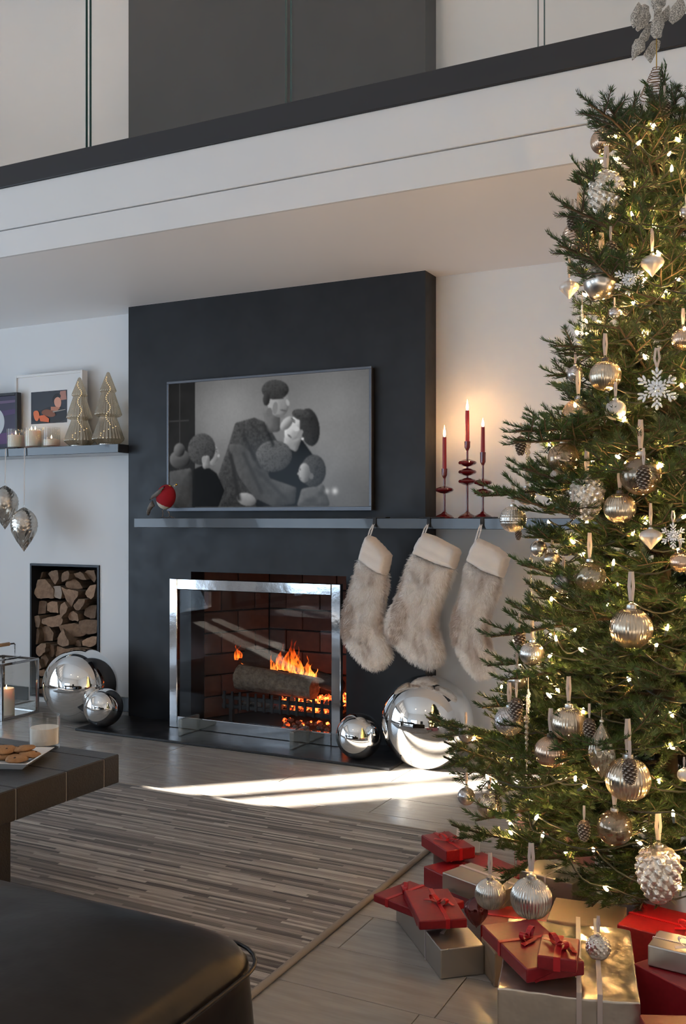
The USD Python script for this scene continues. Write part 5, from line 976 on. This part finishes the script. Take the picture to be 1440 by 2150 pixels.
ORN = [('rc', 1267, 297, 27, 'copper ribbed bauble near the tree top behind a curved twig'), ('gc', 1273, 410, 36, 'large frosted glass pine cone ornament high on the left of the tree'), ('pc', 1395, 230, 21, 'small silvered pine cone just below the wire cone of the topper'),
 ('pc', 1202, 466, 20, 'small pine cone hanging in front of the swirled copper bauble'), ('sw', 1216, 499, 35, 'copper bauble with swirled grooves at the upper left edge of the tree'), ('pc', 1282, 529, 23, 'pine cone just above the big smooth silver bauble'), ('on', 1369, 556, 24, 'cream onion-shaped bauble high on the right of the tree'),
 ('on', 1194.6, 607, 20, 'cream onion-shaped bauble hanging free at the upper left edge of the tree'), ('sm', 1263, 591, 38, 'big smooth silver bauble in the upper part of the tree'), ('sn', 1321, 587, 34, 'crystal snowflake beside the big smooth silver bauble'), ('sp', 1290, 657, 12, 'tiny speckled bauble under the big smooth silver bauble'),
 ('sn', 1222, 672, 32, 'crystal snowflake seen edge-on at the left edge of the tree', 72), ('rd', 1270.6, 789, 33, 'gold ribbed bauble with dark cap on a wide ribbon above the tree middle'), ('sp', 1207.7, 785, 17, 'small speckled bauble left of the gold ribbed one with dark cap'), ('sn', 1379, 816, 45, 'largest crystal snowflake, right of the gold ribbed bauble'),
 ('rc', 1434, 712, 24, 'copper ribbed bauble cut by the right edge above the large snowflake'), ('sp', 1440, 446, 14, 'pale bauble cut by the right edge near the tree top'), ('cl', 1214, 871, 34, 'clear amber glass bauble below the small speckled one'), ('pk', 1292, 861, 22, 'small cream ribbed bauble below the gold ribbed one'),
 ('pc', 1093, 936, 20, 'pine cone hanging from the branch nearest the candles'), ('cl', 1183, 962, 33, 'clear amber bauble half hidden behind a bough at the tree middle'), ('cl', 1345, 997, 43, 'largest clear amber bauble, behind a hanging pine cone'), ('pc', 1351, 1003, 26, 'pine cone hanging before the largest clear amber bauble'),
 ('pk', 1174, 1003, 20, 'white ribbed bauble left of the amber glass pine cone'), ('gc', 1232, 1046, 35, 'amber frosted glass pine cone at the middle of the tree'), ('pc', 1202, 1072, 18, 'dark pine cone overlapping the amber glass pine cone'), ('hb', 1077, 1090, 27.5, 'silver hobnail bauble hanging before the end of the mantel'),
 ('sp', 1105, 1042, 19, 'speckled pinkish bauble just above the hobnail one'), ('rd', 1301, 1067, 33, 'silver-gold ribbed bauble with dark cap below the largest clear bauble'), ('on', 1366, 1130, 23, 'cream onion-shaped bauble in the middle right of the tree'), ('sm', 1131, 1152, 18, 'small smooth silver bauble at the left edge right of the third stocking'),
 ('rs', 1159, 1174, 17, 'small silver ribbed bauble beside the small smooth silver one'), ('sn', 1413, 1125, 28, 'crystal snowflake at the right edge of the picture'), ('rc', 1428, 1180, 22, 'copper ribbed bauble cut by the right edge under the snowflake'), ('ic', 1114.6, 1176, 34, 'thin clear icicle hanging free over the wall right of the third stocking'),
 ('ic', 1108, 935, 58, 'long clear icicle hanging above the hobnail bauble'), ('pc', 1088, 1122, 12, 'tiny pine cone under the hobnail bauble'), ('sp', 1183, 1226, 21, 'speckled bauble left of the clear spiral one'), ('so', 1238, 1211, 33, 'clear glass bauble with spiral flutes'),
 ('rg', 1325, 1319, 44, 'large gold ribbed bauble on a striped ribbon, right of centre'), ('pc', 1090, 1341, 22, 'pine cone at the left edge level with the flames'), ('rs', 1117, 1373, 26, 'silver ribbed bauble right of the pine cone at the left edge'), ('sm', 1085, 1427, 21, 'small smooth bauble beside the tip of the third stocking'),
 ('pc', 1084, 1488, 23, 'pine cone overlapping the dotted bauble'), ('dt', 1069, 1514, 30, 'dotted speckled bauble behind a pine cone at the lower left'), ('sn', 1109, 1472, 26, 'small crystal snowflake above the lowest icicle', 70), ('ic', 1105.5, 1512, 56, 'longest clear icicle in the lower part of the tree'),
 ('rg', 1194, 1520, 37, 'silver-gold ribbed bauble half hidden by needles above the copper one'), ('rc', 1156, 1579, 34, 'copper ribbed bauble with dark cap in the lower left of the tree'), ('pc', 1237, 1530, 22, 'pine cone touching the clear spiral drop'), ('dr', 1263, 1574, 29, 'long clear drop ornament with spiral flutes'),
 ('rg', 1318, 1636, 47, 'largest ribbed bauble, with a pine cone in front of it'), ('pc', 1322, 1620, 27, 'pine cone hanging before the largest ribbed bauble'), ('pk', 1436, 1627, 14, 'pale bauble cut by the right edge beside the largest ribbed one'), ('sp', 979, 1672, 18.5, 'small mottled bauble hanging free over the sunlit floor'),
 ('fs', 1027, 1690, 26, 'silver bauble half hidden by a bough beside the mottled one'), ('pc', 1226, 1744, 22, 'lowest pine cone, left of the amber bauble near the floor'), ('cl', 1290, 1738, 37, 'clear amber bauble low in the tree above the glass pine cone'), ('gc', 1382, 1836, 45, 'lowest and largest frosted glass pine cone, at the bottom right of the tree'),
 ('fs', 1029, 1877, 32, 'silver ribbed bauble with ring hanging low over the gifts, the left of two'), ('fs', 1115, 1886, 43, 'big silver ribbed bauble hanging lowest over the gifts, the right of two'), ('wd', 1000, 1916, 34, 'dark pink glass drop ornament hanging over the gifts'), ('bd', 1256, 1990, 25, 'beaded silver bauble hanging before the big silver gift'), ('sp', 978, 1541, 17, 'mottled bauble at the left edge before the large mirrored ball')]
firsts = {}
for k, row in enumerate(ORN):
    kd, px, py, rp, lab = row[:5]; nm, mk = MK[kd]
    if py > 1850 and kd in ('fs', 'wd', 'bd'): p = P(px, py, {1029: 2.36, 1115: 2.26, 1000: 2.42, 1256: 2.08}[px])
    else: p = surf(px, py, 1.03 if kd in ('pc', 'sn', 'ic', 'dr') else .98)
    if kd == 'pc' and px in (1322, 1351, 1202): p = P(px, py, (CA * p[1] - SA * p[0]) - .05)
    t_ = CA * p[1] - SA * p[0]; sc = rp * t_ / FPX / RR; rz = (row[5] if len(row) > 5 else 0) + 26.85 + (k * 37 % 30 - 15)
    cat = {'pc': 'pine cone', 'gc': 'ornament', 'sn': 'snowflake', 'ic': 'icicle'}.get(kd, 'bauble' if kd not in ('dr', 'wd') else 'ornament')
    if kd not in firsts: t = thing(nm, lab, cat, p, rz, scale=sc, group=None); mk(t); firsts[kd] = t
    else: copy_of(firsts[kd], nm, lab, cat, p, rz, sc)

# topper: glittering flower of petals on a wire spring
tp = P(1369, 25, 2.72); t = thing('tree_topper', 'glittering silver poinsettia topper with hanging petals on a coiled wire cone', 'tree topper', tp, 26.85)
zA = lambda x, y: np.array([(1140 + x / 4.8 - 1369) * 2.72 / FPX, 0, (25 - y / 4.8) * 2.72 / FPX])
for k, pts in enumerate([[(870,200),(905,130),(935,85),(955,120),(945,200),(950,250),(890,300),(870,250)], [(965,170),(1000,130),(1050,130),(1070,180),(1040,250),(960,300),(945,280)], [(1000,40),(1040,20),(1080,40),(1075,110),(1040,150),(995,110)], [(1065,-60),(1120,-80),(1150,0),(1130,80),(1085,70)], [(1130,70),(1150,20),(1200,-40),(1240,-30),(1230,40),(1160,90)],
        [(1085,120),(1120,85),(1160,110),(1165,150),(1110,170)], [(1125,150),(1170,130),(1205,180),(1205,250),(1160,265),(1125,220)], [(1190,130),(1230,90),(1280,35),(1290,90),(1280,150),(1220,200),(1185,180)], [(1285,110),(1330,60),(1370,5),(1400,80),(1410,130),(1370,190),(1300,240),(1270,210)], [(1000,330),(1050,260),(1095,230),(1085,310),(1060,380),(1010,410),(980,380)],
        [(1085,260),(1130,240),(1185,290),(1165,350),(1160,400),(1100,410),(1070,370)], [(905,470),(930,420),(970,405),(1010,420),(1010,500),(960,540),(905,590),(900,540)], [(1075,470),(1120,400),(1160,385),(1190,400),(1180,460),(1150,500),(1110,580),(1050,510)]]):
    w = np.array([zA(*p) for p in pts])[:, [0, 2]]; w = w.mean(0) + (w - w.mean(0)) * 1.28; q = pillow(w, .012, .005); q.apply_translation([0, -.022 + .010 * (k * 7 % 5), 0]); part(t, 'petal', q, glitter, 60)
part(t, 'stem', tube([zA(1150, 300) + [0, .006, 0], zA(1150, 680) + [0, .006, 0]], .0016, 6), gold, True)
a = np.linspace(0, 2 * np.pi * 11, 260); s = a / a.max(); c0, c1 = zA(1150, 675), zA(1115, 990); cen = c0 + (c1 - c0) * s[:, None]; rr = (.011 + .030 * s)
part(t, 'wire_cone', tube(cen + np.stack([rr * np.cos(a), rr * np.sin(a), 0 * a], 1), .0013, 5), mat('copper_wire', (.30, .2, .14), .35, metal=.9), True)

# ------------------------------------------------------------------ gifts
def gift(label, cx, cy, rz, w, d, h, z0, paper, rib=None, ribdir='x', bow=True, off=0, puff=.0, two=None, rw=.011):
    """cx, cy: centre of the base; w along local x, d along local y"""
    t = thing('gift_box', label, 'gift', (cx, cy, z0), rz)
    m = trimesh.creation.box([w, d, h]); m.apply_translation([0, 0, h / 2]); mm = m3.Manifold.batch_hull([m3.Manifold.sphere(.0035, 10).translate((sx_ * (w / 2 - .0035), sy_ * (d / 2 - .0035), zz_)) for sx_ in (-1, 1) for sy_ in (-1, 1) for zz_ in (.0036, h - .0036)])
    if puff:
        b = to_tri(mm.refine_to_length(.012)); v = np.array(b.vertices); q = np.sin(np.pi * np.clip(v[:, 0] / w + .5, 0, 1)) * np.sin(np.pi * np.clip(v[:, 1] / d + .5, 0, 1))
        nz_ = meshkit.fbm(v * 16, 4, int(w * 1000)) - .5; rd = 1 - np.abs(2 * (meshkit.noise(v * np.array([13, 13, 20]), 5) % 1) - 1); v[:, 2] += np.where(v[:, 2] > h * .6, puff * (nz_ * 1.3 + .25 * q - .45 * rd), 0); v[:, :2] *= (1 + puff * 2.6 * (nz_ - .1) * np.clip(v[:, 2] / h, 0, 1))[:, None]; b.vertices = v
    else: b = to_tri(mm)
    part(t, 'wrapping', b, paper, 35)
    f = .0008 + puff * .8
    if paper is not paper_crinkle:     # folded paper flap on both ends
        for sg in (-1, 1): part(t, 'paper_flap', strip([(sg * (w / 2 + .0006), -d * .36, h * .06), (sg * (w / 2 + .0006), 0, h * .52), (sg * (w / 2 + .0006), d * .36, h * .94)], (0, .7, -.7), h * .18, .0006), paper, False)
    if rib is not None:
        for o in ([off] if two is None else two):
            loop = lambda e: [(-e[0] / 2 - f, o, .0005), (-e[0] / 2 - f, o, h / 2), (-e[0] / 2 - f, o, h + f), (0, o, h + f), (e[0] / 2 + f, o, h + f), (e[0] / 2 + f, o, h / 2), (e[0] / 2 + f, o, .0005)]
            if ribdir == 'x': part(t, 'ribbon', cat_([strip(np.array(loop((w,)))[a_:a_ + 3], (0, 1, 0), rw, .0008) for a_ in (0, 2, 4)]), rib, False)
            else: part(t, 'ribbon', cat_([strip(np.array(loop((d,)))[a_:a_ + 3][:, [1, 0, 2]], (1, 0, 0), rw, .0008) for a_ in (0, 2, 4)]), rib, False)
        if bow:
            bx = (0, off) if ribdir == 'x' else (off, 0); u = np.array([1, 0, 0.]) if ribdir == 'x' else np.array([0, 1, 0.]); s = np.array([-u[1], u[0], 0]); b0 = np.array([*bx, h + f + .002])
            ms = []
            for sg in (-1, 1):
                a_ = np.linspace(0, 2 * np.pi, 16); lp = b0 + np.stack([(1 - np.cos(a_)) * .016], 1) * (u * sg * .7 + s * .55 * sg) + np.array([0, 0, 1]) * (np.sin(a_) * .009 + (1 - np.cos(a_)) * .006)[:, None]; ms.append(strip(lp, s * .8 - u * .5, .011, .0007))
                tl = [b0, b0 + s * sg * .018 + u * .012 + [0, 0, .004], b0 + s * sg * .034 + u * .026 * sg + [0, 0, .0005]]; ms.append(strip(tl, u, .010, .0007))
            part(t, 'bow', cat_(ms), rib, False); part(t, 'bow_knot', ball(.0055, b0 + [0, 0, .003], 2, (1, 1, .8)), rib, True)
    return t
PR, PS = paper_red, paper_silver
gift('long silver gift box lying on the floor at the left of the pile', -.951, 2.447, 131.1, .371, .117, .075, 0, PS, satin_silver, 'y', True, -.07, rw=.004)
gift('flat red gift lying crosswise on the long silver box, pointing at the rug', -1.028, 2.500, -20, .205, .150, .022, .0765, PR, satin_red, 'y', True, -.05)
gift('red gift with a red ribbon, top of the stack on the long silver box', -.948, 2.417, 34, .125, .208, .024, .0995, PR, satin_red, 'y', True, .012)
gift('wide red gift box on the floor behind the silver one with the pale ribbon', -.975, 2.850, -30, .235, .24, .070, 0, PR, satin_red, 'x', False)
gift('silver gift with a pale ribbon resting on the wide red box', -.895, 2.668, -22, .21, .125, .05, .0715, PS, satin_silver, 'x', False, .02, rw=.012)
gift('pale silver gift box on the floor in the sun, behind the small red one', -1.118, 3.060, 18, .15, .225, .08, 0, PS, satin_silver, 'y', False)
gift('small red gift with red bow, on the pale silver box at the rug corner', -1.102, 2.925, -40, .168, .103, .037, .0815, PR, satin_red, 'x', True, 0)
gift('red gift box under the two lowest silver baubles', -.735, 2.545, 8, .22, .15, .075, 0, PR, satin_red, 'x', False)
gift('glossy pink cellophane gift behind the lowest boughs on the left', -.80, 3.10, 15, .24, .17, .17, 0, paper_pink, satin_red, 'x', False, puff=.01)
gift('cream silver gift box glowing under the boughs behind the hanging baubles', -.715, 2.80, -14, .17, .15, .13, 0, PS, satin_silver, 'y', False, rw=.004)
gift('plain brown paper gift box under the lowest bough', -.585, 2.60, 6, .19, .16, .10, 0, paper_kraft)
gift('small beige gift wedged between the long silver box and the big silver box', -.752, 2.345, 38, .05, .10, .085, 0, paper_kraft)
gift('biggest gift, a crinkled silver box with two pale ribbons in the foreground', -.515, 2.105, 13.5, .28, .355, .20, 0, paper_crinkle, satin, 'y', False, 0, puff=.012, two=[.022, .062], rw=.010)
gift('large red gift lying on top of the biggest silver box', -.580, 2.045, -47.6, .222, .131, .030, .209, PR, satin_red, 'y', True, -.02)
gift('small red gift with a big red bow on top of the large red one', -.505, 1.985, 10, .078, .105, .028, .2400, PR, satin_red, 'y', True, 0, rw=.014)
gift('red gift box at the right edge behind the biggest silver box', -.31, 2.475, -10, .30, .17, .16, 0, PR, satin_red, 'x', True)
gift('tall red gift box at the bottom right edge carrying a small silver gift', -.188, 2.155, -33, .30, .25, .20, 0, PR)
gift('small silver gift with a thin ribbon on the tall red box at the right edge', -.268, 2.165, -6, .16, .09, .045, .2012, PS, satin_silver, 'x', True, 0, rw=.004)
gift('red gift in the bottom right corner in front of the tall red box', -.225, 1.83, 24, .16, .11, .235, 0, PR, satin_red, 'x', False)
